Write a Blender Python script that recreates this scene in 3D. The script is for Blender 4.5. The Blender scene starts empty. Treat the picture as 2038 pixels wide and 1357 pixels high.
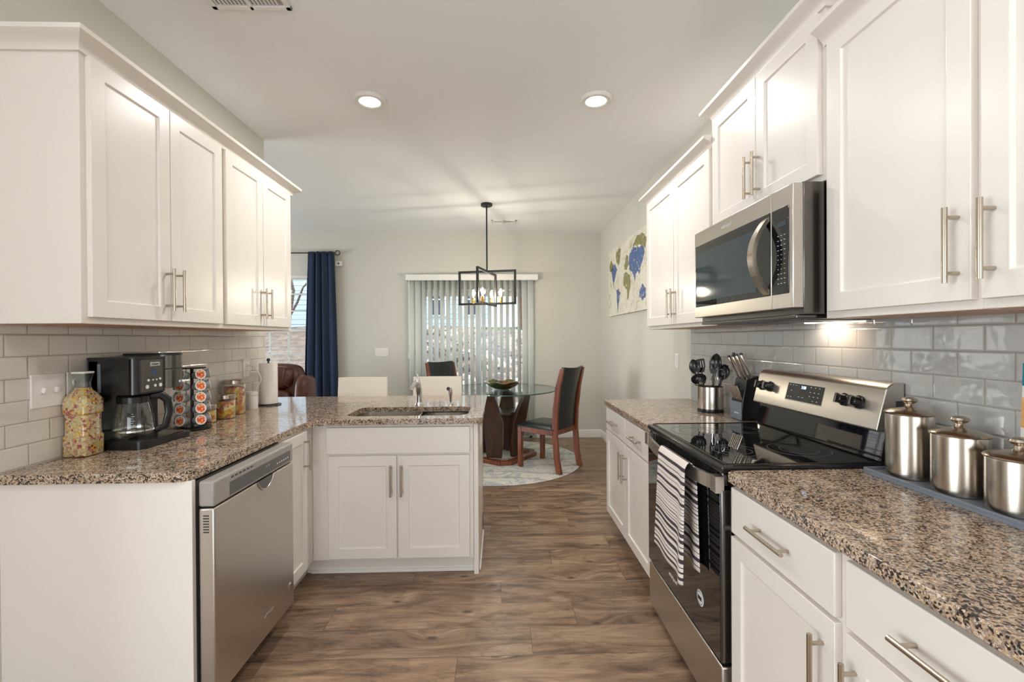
import bpy, bmesh, math, random
from mathutils import Vector, Matrix, Euler
from mathutils.geometry import tessellate_polygon
PI = math.pi
random.seed(7)
SC = bpy.context.scene
COL = SC.collection

# ------------------------------------------------------------------ camera
F_PX, YAW, PITCH, ROLL, EYE = 902.15, .0274, -.0051, .0063, 1.3551
def camera():
    c, s = math.cos(YAW), math.sin(YAW); A = Matrix(((c, -s, 0), (s, c, 0), (0, 0, 1)))
    c, s = math.cos(PITCH), math.sin(PITCH); B = Matrix(((1, 0, 0), (0, c, s), (0, -s, c)))
    c, s = math.cos(ROLL), math.sin(ROLL); C = Matrix(((c, 0, -s), (0, 1, 0), (s, 0, c)))
    M = C @ B @ A                      # rows: right, forward, up in world
    right, fwd, up = M[0], M[1], M[2]
    m = Matrix((right, up, -fwd)).transposed().to_4x4()
    m.translation = (0, 0, EYE)
    cd = bpy.data.cameras.new('camera'); co = bpy.data.objects.new('camera', cd); COL.objects.link(co)
    cd.sensor_width = 36; cd.lens = F_PX / 2038 * 36; cd.clip_start = .02; cd.clip_end = 200
    co.matrix_world = m
    SC.camera = co
camera()

# ------------------------------------------------------------------ world, view and lights
SC.view_settings.view_transform = 'Standard'; SC.view_settings.look = 'None'
SC.view_settings.gamma = 1; SC.view_settings.use_curve_mapping = False
SC.view_settings.exposure = 0.56
SC.cycles.use_denoising = True
SC.cycles.max_bounces = 10; SC.cycles.diffuse_bounces = 5; SC.cycles.glossy_bounces = 5
SC.cycles.transmission_bounces = 8; SC.cycles.transparent_max_bounces = 16
SC.cycles.caustics_reflective = False; SC.cycles.caustics_refractive = False
SC.cycles.sample_clamp_indirect = 4
W = bpy.data.worlds.new('sky'); SC.world = W; W.use_nodes = True
nt = W.node_tree; bg = nt.nodes['Background']
tc = nt.nodes.new('ShaderNodeTexCoord'); sep = nt.nodes.new('ShaderNodeSeparateXYZ'); rp = nt.nodes.new('ShaderNodeValToRGB')
nt.links.new(tc.outputs['Generated'], sep.inputs[0]); nt.links.new(sep.outputs[2], rp.inputs[0]); nt.links.new(rp.outputs[0], bg.inputs[0])
rp.color_ramp.elements[0].position = 0.0; rp.color_ramp.elements[0].color = (.93, .96, 1, 1)
rp.color_ramp.elements[1].position = .8; rp.color_ramp.elements[1].color = (.50, .72, 1, 1)
bg.inputs[1].default_value = 1.6

def area(name, loc, rot, sx, sy, power, color, shape='RECTANGLE', spread=None):
    l = bpy.data.lights.new(name, 'AREA'); l.shape = shape; l.size = sx
    if shape in ('RECTANGLE', 'ELLIPSE'): l.size_y = sy
    l.energy = power; l.color = color
    if spread: l.spread = spread
    o = bpy.data.objects.new(name, l); COL.objects.link(o); o.location = loc; o.rotation_euler = rot
    return o
def point(name, loc, power, color, r=.02):
    l = bpy.data.lights.new(name, 'POINT'); l.energy = power; l.color = color; l.shadow_soft_size = r
    o = bpy.data.objects.new(name, l); COL.objects.link(o); o.location = loc
    return o
H = 2.7985
WARM = (1, .975, .945); DAY = (.88, .95, 1)
# added daylight-tinted fill lamps at unseen openings: behind the camera, side nook, living room
area('fill_area_rear', (-.15, -4.62, 1.10), (PI/2+.04, 0, 0), 2.6, 2.2, 60, (.88, .95, 1))
area('fill_area_side', (-3.32, -.8, 1.20), (PI/2+.12, 0, -PI/2), 2.6, 1.7, 80, (.86, .94, 1))
area('fill_area_living', (-6.1, 3.6, 1.35), (PI/2+.3, 0, -PI/2), 2.6, 1.7, 84, DAY)
sun = bpy.data.lights.new('sun', 'SUN'); sun.energy = 1.6; sun.angle = .02; sun.color = (1, .95, .88)
so = bpy.data.objects.new('sun', sun); COL.objects.link(so); so.rotation_euler = (math.radians(42), 0, math.radians(-25))

# ------------------------------------------------------------------ materials
def ramp(n, stops, constant=False):
    cr = n.color_ramp
    cr.interpolation = 'CONSTANT' if constant else 'LINEAR'
    while len(cr.elements) > 1: cr.elements.remove(cr.elements[-1])
    cr.elements[0].position = stops[0][0]; cr.elements[0].color = (*stops[0][1], 1)
    for p, c in stops[1:]:
        e = cr.elements.new(p); e.color = (*c, 1)
def srgb(r, g, b):
    f = lambda v: (v/255/12.92) if v/255 <= .04045 else ((v/255+.055)/1.055)**2.4
    return (f(r), f(g), f(b))
class NT:
    def __init__(s, name):
        s.m = bpy.data.materials.new(name); s.m.use_nodes = True; s.t = s.m.node_tree
        s.b = s.t.nodes['Principled BSDF']; s.out = s.t.nodes['Material Output']
    def n(s, typ, **kw):
        x = s.t.nodes.new(typ)
        for k, v in kw.items(): setattr(x, k, v)
        return x
    def l(s, a, b): s.t.links.new(a, b)
    def coord(s, scale=(1, 1, 1), loc=(0, 0, 0), kind='Object'):
        c = s.n('ShaderNodeTexCoord'); m = s.n('ShaderNodeMapping')
        m.inputs['Scale'].default_value = scale; m.inputs['Location'].default_value = loc
        s.l(c.outputs[kind], m.inputs[0]); return m.outputs[0]
    def noise(s, vec, scale, detail=3, rough=.5, dist=0):
        x = s.n('ShaderNodeTexNoise'); x.inputs['Scale'].default_value = scale; x.inputs['Detail'].default_value = detail
        x.inputs['Roughness'].default_value = rough; x.inputs['Distortion'].default_value = dist
        s.l(vec, x.inputs['Vector']); return x.outputs['Fac']
    def ramp(s, fac, stops, constant=False):
        r = s.n('ShaderNodeValToRGB'); ramp(r, stops, constant); s.l(fac, r.inputs[0]); return r.outputs[0]
    def bump(s, h, strength=.3, dist=.002):
        b = s.n('ShaderNodeBump'); b.inputs['Strength'].default_value = strength; b.inputs['Distance'].default_value = dist
        s.l(h, b.inputs['Height']); s.l(b.outputs[0], s.b.inputs['Normal']); return b
    def mixc(s, fac, a, b, mode='MIX'):
        x = s.n('ShaderNodeMix'); x.data_type = 'RGBA'; x.blend_type = mode
        for sock, v in ((x.inputs[0], fac), (x.inputs[6], a), (x.inputs[7], b)):
            if isinstance(v, (int, float)): sock.default_value = v
            elif isinstance(v, tuple): sock.default_value = (*v, 1)
            else: s.l(v, sock)
        return x.outputs[2]
    def set(s, color=None, rough=None, metal=None, **kw):
        if color is not None: s.b.inputs['Base Color'].default_value = (*color, 1)
        if rough is not None: s.b.inputs['Roughness'].default_value = rough
        if metal is not None: s.b.inputs['Metallic'].default_value = metal
        for k, v in kw.items(): s.b.inputs[k.replace('_', ' ')].default_value = v
        return s
def plain(name, color, rough=.5, metal=0, nscale=60, nstr=.05, var=.04, **kw):
    t = NT(name).set(color, rough, metal, **kw)
    v = t.coord(); f = t.noise(v, nscale, 2)
    c2 = tuple(max(0, c*(1-var)) for c in color)
    t.l(t.ramp(f, [(.3, c2), (.7, color)]), t.b.inputs['Base Color'])
    if nstr: t.bump(f, nstr, .001)
    return t.m
M = {}
M['cab'] = plain('cabinet_paint', srgb(232, 225, 217), .30, nscale=8, nstr=0, var=.015)
M['wall'] = plain('wall_paint', srgb(207, 204, 194), .75, nscale=220, nstr=.12, var=.01)
M['ceil'] = plain('ceiling_paint', srgb(240, 241, 241), .85, nscale=160, nstr=.1, var=.01)
M['trim'] = plain('trim_paint', srgb(232, 230, 224), .35, nstr=0, var=.01)
M['plastic'] = plain('white_plastic', srgb(232, 228, 222), .35, nstr=0, var=.01)
M['pcream'] = plain('cream_leather', srgb(232, 222, 208), .5, nscale=300, nstr=.15, var=.03)
M['black'] = plain('black_metal', (.012, .012, .012), .38, 0, nstr=0)
M['bplastic'] = plain('black_plastic', (.011, .011, .012), .22, 0, nstr=0)
M['bglass'] = plain('black_glass', (.006, .006, .007), .03, 0, nstr=0, Coat_Weight=.6, Coat_Roughness=.02)
M['rubber'] = plain('dark_rubber', (.02, .02, .021), .6)
M['bdark'] = plain('brushed_black_steel', (.17, .16, .15), .2, 1, nstr=0)
M['chrome'] = plain('chrome', (.72, .72, .73), .1, 1, nstr=0)
M['brass'] = plain('brass', srgb(205, 150, 60), .25, 1, nstr=0)
M['grey'] = plain('dark_grey_plastic', srgb(92, 90, 90), .35)
M['bluegrey'] = plain('slate_grey_tray', srgb(120, 128, 138), .45)
M['paper'] = plain('paper_towel', srgb(236, 230, 222), .9, nscale=200, nstr=.4)
M['marks'] = plain('printed_marks', srgb(225, 225, 225), .4, nstr=0)
M['blacktxt'] = plain('dark_marks', (.02, .02, .02), .5, nstr=0)
M['vane'] = plain('blind_vane', srgb(214, 218, 214), .55, nstr=0, var=.02, Subsurface_Weight=.0)
M['wallout'] = plain('pale_siding', srgb(205, 215, 228), .8)
M['gravel'] = plain('concrete', srgb(190, 186, 178), .9, nscale=30, nstr=.4, var=.15)
M['bark'] = plain('bark', srgb(120, 100, 88), .9, nscale=20, nstr=.5, var=.3)
M['grass'] = plain('grass', srgb(92, 120, 58), .9, nscale=12, nstr=.5, var=.5)
M['curtain'] = None
M['ductgrey'] = plain('duct_grey', srgb(170, 168, 162), .8)

def steel(name, color, rough=.28, axis='y', scale=260, var=.1):
    t = NT(name).set(color, rough, 1)
    sc = {'x': (1.5, scale, scale), 'y': (scale, 1.5, scale), 'z': (scale, scale, 1.5)}[axis]
    v = t.coord(sc); f = t.noise(v, 1, 2)
    t.l(t.ramp(f, [(.3, tuple(c*(1-var*.35) for c in color)), (.7, color)]), t.b.inputs['Base Color'])
    t.l(t.ramp(f, [(.2, (rough*.93,)*3), (.8, (rough*1.07,)*3)]), t.b.inputs['Roughness'])
    return t.m
M['steel'] = steel('stainless_steel', srgb(200, 193, 184), .33, 'y')
M['steelz'] = steel('brushed_steel_upright', srgb(196, 186, 174), .24, 'z')
M['sink'] = steel('sink_steel', srgb(205, 200, 192), .22, 'x')
M['nickel'] = steel('brushed_nickel', srgb(190, 178, 162), .25, 'z', 120)

def emis(name, color, strength):
    t = NT(name).set((0, 0, 0), 1); t.b.inputs['Emission Color'].default_value = (*color, 1); t.b.inputs['Emission Strength'].default_value = strength
    return t.m
M['lens'] = emis('lamp_lens', (1, .93, .82), 9)
M['filament'] = emis('filament', (1, .75, .42), 60)
M['digits'] = emis('clock_digits', (.35, .6, 1), 3)
M['lcd'] = emis('lcd_blue', (.2, .3, .55), .12)

def thinglass(name, tint=(1, 1, 1), refl=.09, rough=.0):
    t = NT(name); t.t.nodes.remove(t.b)
    tr = t.n('ShaderNodeBsdfTransparent'); tr.inputs[0].default_value = (*tint, 1)
    gl = t.n('ShaderNodeBsdfGlossy'); gl.inputs['Roughness'].default_value = rough
    fr = t.n('ShaderNodeLayerWeight'); fr.inputs[0].default_value = .35
    mp = t.n('ShaderNodeMapRange'); mp.inputs[3].default_value = refl*.6; mp.inputs[4].default_value = min(.9, refl*6)
    t.l(fr.outputs['Facing'], mp.inputs[0])
    mx = t.n('ShaderNodeMixShader'); t.l(mp.outputs[0], mx.inputs[0]); t.l(tr.outputs[0], mx.inputs[1]); t.l(gl.outputs[0], mx.inputs[2])
    t.l(mx.outputs[0], t.out.inputs[0]); return t.m
M['pane'] = thinglass('window_glass', (.97, .985, .98), .05)
M['glass'] = thinglass('clear_glass', (.93, .96, .95), .09)
M['tglass'] = thinglass('table_glass', (.86, .93, .91), .12)
M['gedge'] = plain('glass_edge', srgb(60, 96, 90), .1, nstr=0)

def granite():
    t = NT('granite').set(rough=.07)
    v = t.coord()
    vo = t.n('ShaderNodeTexVoronoi'); vo.inputs['Scale'].default_value = 230; t.l(v, vo.inputs['Vector'])
    s = t.n('ShaderNodeSeparateColor'); t.l(vo.outputs['Color'], s.inputs[0])
    big = t.noise(v, 38, 4, .7)
    add = t.n('ShaderNodeMath', operation='MULTIPLY_ADD'); add.inputs[1].default_value = .5
    t.l(s.outputs[0], add.inputs[0])
    sub = t.n('ShaderNodeMath', operation='MULTIPLY_ADD'); sub.inputs[1].default_value = .95; sub.inputs[2].default_value = -.22
    t.l(big, sub.inputs[0]); t.l(sub.outputs[0], add.inputs[2])
    c = t.ramp(add.outputs[0], [(0, srgb(52, 47, 45)), (.33, srgb(70, 63, 60)), (.38, srgb(124, 108, 97)), (.44, srgb(162, 138, 116)),
                                (.54, srgb(190, 162, 134)), (.63, srgb(210, 188, 162)), (.70, srgb(142, 133, 126)), (.77, srgb(212, 197, 180)), (.87, srgb(84, 75, 70))], True)
    t.l(c, t.b.inputs['Base Color']); return t.m
M['granite'] = granite()

def tile(name, y0, z0, c1, c2, wav=.3):
    t = NT(name).set(rough=.06, IOR=1.85)
    co = t.n('ShaderNodeTexCoord'); sp = t.n('ShaderNodeSeparateXYZ'); cb = t.n('ShaderNodeCombineXYZ')
    t.l(co.outputs['Object'], sp.inputs[0])
    PV, PH = .0781, .1542
    ay = t.n('ShaderNodeMath', operation='ADD'); ay.inputs[1].default_value = -y0 + PH*60
    az = t.n('ShaderNodeMath', operation='ADD'); az.inputs[1].default_value = -(z0 - 6*PV) + PV*20
    t.l(sp.outputs[1], ay.inputs[0]); t.l(sp.outputs[2], az.inputs[0]); t.l(ay.outputs[0], cb.inputs[0]); t.l(az.outputs[0], cb.inputs[1])
    def brick(mort, smooth):
        b = t.n('ShaderNodeTexBrick'); b.offset = .5; b.offset_frequency = 2; b.squash = 1
        b.inputs['Scale'].default_value = 1; b.inputs['Brick Width'].default_value = PH; b.inputs['Row Height'].default_value = PV
        b.inputs['Mortar Size'].default_value = mort; b.inputs['Mortar Smooth'].default_value = smooth
        b.inputs['Color1'].default_value = (*c1, 1); b.inputs['Color2'].default_value = (*c2, 1); b.inputs['Mortar'].default_value = (*srgb(150, 140, 130), 1)
        t.l(cb.outputs[0], b.inputs['Vector']); return b
    b = brick(.0013, .1); t.l(b.outputs['Color'], t.b.inputs['Base Color'])
    rr = t.ramp(b.outputs['Fac'], [(0, (.055,)*3), (1, (.8,)*3)]); t.l(rr, t.b.inputs['Roughness'])
    b2 = brick(.006, 1)
    b1 = t.n('ShaderNodeBump'); b1.invert = True; b1.inputs['Strength'].default_value = .6; b1.inputs['Distance'].default_value = .002; t.l(b2.outputs['Fac'], b1.inputs['Height'])
    f = t.noise(t.coord((1, 1, 1)), 14, 2, .5)
    bb = t.n('ShaderNodeBump'); bb.inputs['Strength'].default_value = wav; bb.inputs['Distance'].default_value = .004
    t.l(f, bb.inputs['Height']); t.l(b1.outputs[0], bb.inputs['Normal']); t.l(bb.outputs[0], t.b.inputs['Normal'])
    return t.m
M['tileL'] = tile('glossy_subway_tile_left', 1.5864, 1.3807, srgb(216, 210, 201), srgb(210, 204, 195), .1)
M['tileR'] = tile('glossy_subway_tile_right', 1.7199, 1.3876, srgb(188, 187, 184), srgb(182, 181, 178), .35)

def floor_mat():
    t = NT('oak_plank_floor').set(rough=.33)
    co = t.n('ShaderNodeTexCoord'); mp = t.n('ShaderNodeMapping'); t.l(co.outputs['Object'], mp.inputs[0])
    RH = .1935; mp.inputs['Location'].default_value = (1.192*12, RH*40+.003, 0)
    b = t.n('ShaderNodeTexBrick'); b.offset = 0
    b.inputs['Scale'].default_value = 1; b.inputs['Brick Width'].default_value = 1.192; b.inputs['Row Height'].default_value = RH
    b.inputs['Mortar Size'].default_value = .0011; b.inputs['Mortar Smooth'].default_value = .2
    b.inputs['Color1'].default_value = (0, 0, 0, 1); b.inputs['Color2'].default_value = (1, 1, 1, 1); b.inputs['Mortar'].default_value = (.5, .5, .5, 1)
    # every plank row is laid with its own stagger
    sy = t.n('ShaderNodeSeparateXYZ'); t.l(mp.outputs[0], sy.inputs[0])
    def mth(op, a_, b_):
        q = t.n('ShaderNodeMath', operation=op)
        for k_, v_ in enumerate((a_, b_)):
            if v_ is None: continue
            if isinstance(v_, (int, float)): q.inputs[k_].default_value = v_
            else: t.l(v_, q.inputs[k_])
        return q.outputs[0]
    row = mth('FLOOR', mth('DIVIDE', sy.outputs[1], RH), None)
    wn = t.n('ShaderNodeTexWhiteNoise'); wn.noise_dimensions = '1D'; t.l(row, wn.inputs['W'])
    shift = mth('MULTIPLY', wn.outputs['Value'], 1.192)
    for rn, jx in ((49, -.187), (50, .135), (51, .361), (52, .001)):
        hit = mth('LESS_THAN', mth('ABSOLUTE', mth('SUBTRACT', row, rn), None), .5)
        shift = mth('ADD', mth('MULTIPLY', shift, mth('SUBTRACT', 1, hit)), mth('MULTIPLY', hit, -jx))
    cbx = t.n('ShaderNodeCombineXYZ'); t.l(mth('ADD', sy.outputs[0], shift), cbx.inputs[0]); t.l(sy.outputs[1], cbx.inputs[1])
    t.l(cbx.outputs[0], b.inputs['Vector'])
    sh = t.n('ShaderNodeVectorMath', operation='MULTIPLY_ADD'); sh.inputs[1].default_value = (13.7, 7.3, 5.1)
    t.l(b.outputs['Color'], sh.inputs[0]); t.l(mp.outputs[0], sh.inputs[2])
    mk_ = t.n('ShaderNodeMapping'); mk_.inputs['Scale'].default_value = (1.5, 3.4, 1); t.l(sh.outputs[0], mk_.inputs[0])
    vo = t.n('ShaderNodeTexVoronoi'); vo.voronoi_dimensions = '2D'; vo.inputs['Scale'].default_value = 1.25; t.l(mk_.outputs[0], vo.inputs['Vector'])
    sc_ = t.n('ShaderNodeSeparateColor'); t.l(vo.outputs['Color'], sc_.inputs[0])
    gate = t.n('ShaderNodeMath', operation='GREATER_THAN'); gate.inputs[1].default_value = .40; t.l(sc_.outputs[0], gate.inputs[0])
    wr_ = t.n('ShaderNodeMapRange'); wr_.inputs[1].default_value = 0; wr_.inputs[2].default_value = .42; wr_.inputs[3].default_value = 1; wr_.inputs[4].default_value = 0; wr_.interpolation_type = 'SMOOTHSTEP'; t.l(vo.outputs['Distance'], wr_.inputs[0])
    wg = t.n('ShaderNodeMath', operation='MULTIPLY'); t.l(wr_.outputs[0], wg.inputs[0]); t.l(gate.outputs[0], wg.inputs[1])
    wv = t.n('ShaderNodeCombineXYZ'); wm = t.n('ShaderNodeMath', operation='MULTIPLY'); wm.inputs[1].default_value = .05; t.l(wg.outputs[0], wm.inputs[0]); t.l(wm.outputs[0], wv.inputs[1])
    sh2 = t.n('ShaderNodeVectorMath', operation='ADD'); t.l(sh.outputs[0], sh2.inputs[0]); t.l(wv.outputs[0], sh2.inputs[1])
    m2 = t.n('ShaderNodeMapping'); m2.inputs['Scale'].default_value = (1.3, 7.5, 1); t.l(sh2.outputs[0], m2.inputs[0])
    g1 = t.noise(m2.outputs[0], 1.5, 7, .66, .9)
    m3 = t.n('ShaderNodeMapping'); m3.inputs['Scale'].default_value = (5, 120, 1); t.l(sh2.outputs[0], m3.inputs[0])
    g2 = t.noise(m3.outputs[0], 1.5, 4, .6, .5)
    col = t.ramp(g1, [(.28, srgb(84, 68, 58)), (.40, srgb(124, 100, 81)), (.52, srgb(156, 128, 104)), (.66, srgb(180, 154, 128)), (.82, srgb(140, 122, 106))])
    col2 = t.ramp(g2, [(.3, (.66, .64, .63)), (.60, (1.0, 1.0, 1.0))])
    c = t.mixc(.75, col, col2, 'MULTIPLY')
    tone = t.ramp(b.outputs['Color'], [(0, (.80, .79, .80)), (1, (1.10, 1.07, 1.04))])
    c = t.mixc(1, c, tone, 'MULTIPLY')
    m4 = t.n('ShaderNodeMapping'); m4.inputs['Scale'].default_value = (2.6, 6.5, 1); t.l(sh2.outputs[0], m4.inputs[0])
    kn = t.noise(m4.outputs[0], 1.4, 5, .66, .8)
    kf = t.ramp(kn, [(.50, (1, 1, 1)), (.60, (.72, .70, .69)), (.72, (.42, .41, .41))]); c = t.mixc(1, c, kf, 'MULTIPLY')
    ky = t.n('ShaderNodeMapRange'); ky.inputs[1].default_value = .012; ky.inputs[2].default_value = .075; ky.interpolation_type = 'SMOOTHSTEP'; t.l(vo.outputs['Distance'], ky.inputs[0])
    kinv = t.n('ShaderNodeMath', operation='SUBTRACT'); kinv.inputs[0].default_value = 1; t.l(ky.outputs[0], kinv.inputs[1])
    kg = t.n('ShaderNodeMath', operation='MULTIPLY'); t.l(kinv.outputs[0], kg.inputs[0]); t.l(gate.outputs[0], kg.inputs[1])
    kd = t.n('ShaderNodeMath', operation='MULTIPLY'); kd.inputs[1].default_value = .8; t.l(kg.outputs[0], kd.inputs[0])
    c = t.mixc(kd.outputs[0], c, srgb(52, 42, 36))
    seam = t.ramp(b.outputs['Fac'], [(0, (1, 1, 1)), (1, (.30, .26, .24))])
    c = t.mixc(1, c, seam, 'MULTIPLY')
    t.l(c, t.b.inputs['Base Color'])
    t.l(t.ramp(g2, [(.2, (.42,)*3), (.8, (.28,)*3)]), t.b.inputs['Roughness'])
    t.bump(g2, .12, .001); return t.m
M['floor'] = floor_mat()

def wood(name, dark, light, axis='z', rough=.28, s=14):
    t = NT(name).set(rough=rough, Coat_Weight=.3, Coat_Roughness=.15)
    sc = {'x': (1, s, s), 'y': (s, 1, s), 'z': (s, s, 1)}[axis]
    f = t.noise(t.coord(sc), 2.2, 5, .6, 1.0)
    t.l(t.ramp(f, [(.3, dark), (.7, light)]), t.b.inputs['Base Color']); return t.m
M['walnut'] = wood('dark_walnut', srgb(44, 26, 18), srgb(84, 52, 36))
M['cherry'] = wood('cherry_wood', srgb(86, 38, 20), srgb(146, 78, 44))
M['underply'] = wood('raw_plywood', srgb(168, 118, 78), srgb(196, 150, 108), 'y', .6)
M['leather'] = plain('black_leather', (.014, .017, .02), .3, nscale=180, nstr=.25, var=.2)
M['brleather'] = plain('brown_leather', srgb(92, 50, 34), .32, nscale=25, nstr=.35, var=.35)

def denim():
    t = NT('navy_woven_curtain').set(rough=.85)
    a = t.noise(t.coord((300, 300, 30)), 1, 2); b = t.noise(t.coord((30, 30, 400)), 1, 2)
    c = t.mixc(.5, t.ramp(a, [(.3, srgb(18, 30, 52)), (.7, srgb(38, 58, 88))]), t.ramp(b, [(.3, srgb(20, 33, 56)), (.7, srgb(36, 54, 82))]))
    t.l(c, t.b.inputs['Base Color']); t.bump(a, .3, .001); return t.m
M['curtain'] = denim()

def stripes():
    t = NT('striped_towel').set(rough=.95)
    u = t.n('ShaderNodeUVMap'); sp = t.n('ShaderNodeSeparateXYZ'); t.l(u.outputs[0], sp.inputs[0])
    W_, K = srgb(222, 212, 204), srgb(64, 56, 60)
    pos = [(.03, .055), (.085, .10), (.13, .138), (.165, .20), (.235, .262), (.29, .297), (.325, .355), (.375, .405), (.425, .432), (.45, .457), (.48, .49), (.51, .517),
           (.55, .556), (.575, .58), (.60, .606), (.625, .65), (.67, .675), (.70, .725), (.76, .767), (.80, .83), (.86, .868), (.91, .94)]
    # ramp node holds 32 stops: use two ramps on the halves
    db = t.n('ShaderNodeMath', operation='MULTIPLY'); db.inputs[1].default_value = 1.9; t.l(sp.outputs[1], db.inputs[0])
    fr = t.n('ShaderNodeMath', operation='FRACT'); t.l(db.outputs[0], fr.inputs[0])
    def half(lo, hi):
        st = [(0, W_)]
        for a, b in pos:
            if lo <= a < hi: st += [((a-lo)/(hi-lo), K), ((b-lo)/(hi-lo), W_)]
        mr = t.n('ShaderNodeMapRange'); mr.inputs[1].default_value = lo; mr.inputs[2].default_value = hi; t.l(fr.outputs[0], mr.inputs[0])
        return t.ramp(mr.outputs[0], st, True)
    a, b = half(0, .5), half(.5, 1.0)
    gt = t.n('ShaderNodeMath', operation='GREATER_THAN'); gt.inputs[1].default_value = .5; t.l(fr.outputs[0], gt.inputs[0])
    t.l(t.mixc(gt.outputs[0], a, b), t.b.inputs['Base Color'])
    t.bump(t.noise(t.coord(), 900, 2), .5, .001); return t.m
M['towel'] = stripes()

def speckle(name, cols, scale, rough=.5, constant=True, bumpv=0):
    t = NT(name).set(rough=rough)
    vo = t.n('ShaderNodeTexVoronoi'); vo.inputs['Scale'].default_value = scale; t.l(t.coord(), vo.inputs['Vector'])
    s = t.n('ShaderNodeSeparateColor'); t.l(vo.outputs['Color'], s.inputs[0])
    n = len(cols)
    t.l(t.ramp(s.outputs[0], [(i/n, c) for i, c in enumerate(cols)], constant), t.b.inputs['Base Color'])
    if bumpv: t.bump(vo.outputs['Distance'], bumpv, .004)
    return t.m
M['pasta'] = speckle('coloured_pasta', [srgb(226, 196, 140), srgb(236, 212, 160), srgb(178, 58, 62), srgb(212, 150, 130), srgb(226, 200, 140), srgb(240, 178, 20), srgb(214, 190, 130), srgb(214, 190, 140), srgb(205, 105, 90), srgb(228, 206, 150)], 120, .55, True, .8)
M['potpourri'] = speckle('dried_fruit', [srgb(222, 150, 60), srgb(232, 205, 130), srgb(180, 60, 50), srgb(205, 170, 90), srgb(150, 120, 70), srgb(226, 190, 70), srgb(206, 110, 80)], 55, .55, True, .8)
M['rocks'] = speckle('bank_stone', [srgb(196, 176, 158), srgb(150, 132, 118), srgb(214, 200, 186), srgb(112, 100, 92), srgb(182, 160, 140)], 3.1, .9)
M['straw'] = plain('dry_mulch', srgb(168, 142, 122), .95, nscale=7, nstr=.8, var=.5)

def rugm():
    t = NT('faded_medallion_rug').set(rough=.95)
    v = t.coord()
    a = t.noise(v, 5, 6, .7, 1.5); b = t.noise(t.coord((1, 1, 1), (3, 2, 0)), 22, 4, .7, 2)
    c = t.ramp(a, [(.35, srgb(206, 202, 192)), (.48, srgb(226, 220, 208)), (.60, srgb(176, 180, 182)), (.7, srgb(220, 214, 202))])
    d = t.ramp(b, [(.30, srgb(105, 98, 95)), (.42, (1, 1, 1))])
    w = t.n('ShaderNodeTexWave'); w.wave_type = 'RINGS'; w.rings_direction = 'Z'; w.inputs['Scale'].default_value = 1.3; w.inputs['Distortion'].default_value = 5; t.l(v, w.inputs['Vector'])
    e = t.ramp(w.outputs['Fac'], [(.0, (.62, .60, .62)), (.16, (1, 1, 1))])
    c = t.mixc(.8, c, d, 'MULTIPLY'); c = t.mixc(.7, c, e, 'MULTIPLY')
    t.l(c, t.b.inputs['Base Color']); t.bump(b, .3, .003); return t.m
M['rug'] = rugm()
def canvas():
    t = NT('textured_canvas').set(rough=.8)
    a = t.noise(t.coord((1, 1, 1)), 9, 6, .75, 1.2)
    t.l(t.ramp(a, [(.33, srgb(158, 150, 122)), (.42, srgb(206, 200, 182)), (.52, srgb(226, 221, 208)), (.7, srgb(214, 207, 190))]), t.b.inputs['Base Color']); t.bump(a, .4, .003); return t.m
M['canvas'] = canvas()
def blotch(name, a, b):
    t = NT(name).set(rough=.75); f = t.noise(t.coord(), 24, 6, .75, 1)
    t.l(t.ramp(f, [(.40, srgb(206, 200, 180)), (.43, a), (.55, b), (.63, a), (.66, srgb(190, 186, 166))]), t.b.inputs['Base Color']); return t.m
M['seablue'] = blotch('blue_paint', srgb(48, 74, 130), srgb(92, 118, 168))
M['olive'] = blotch('olive_paint', srgb(112, 110, 62), srgb(142, 138, 90))
def bowlm():
    t = NT('iridescent_glaze').set(rough=.12, Metallic=.35, Coat_Weight=.8)
    f = t.noise(t.coord(), 9, 3, .6, 1.6)
    t.l(t.ramp(f, [(.3, srgb(30, 90, 62)), (.45, srgb(70, 96, 44)), (.55, srgb(128, 96, 40)), (.65, srgb(92, 44, 40)), (.75, srgb(58, 38, 84))]), t.b.inputs['Base Color']); return t.m
M['bowl'] = bowlm()
M['orange'] = speckle('orange_foil', [srgb(226, 96, 40), srgb(236, 128, 60), srgb(216, 84, 34), srgb(236, 190, 150)], 140, .4)
M['foilwhite'] = plain('white_foil_rim', srgb(226, 224, 222), .35, nstr=0)
M['podcup'] = plain('grey_pod_cup', srgb(168, 166, 168), .4, nstr=0)
M['teal'] = plain('teal_print', srgb(10, 128, 152), .4, nstr=0)
M['bamboo'] = wood('light_bamboo', srgb(206, 150, 84), srgb(226, 180, 116), 'y', .4)
M['nightwin'] = plain('dark_window', srgb(60, 72, 92), .1, nstr=0)

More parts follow.
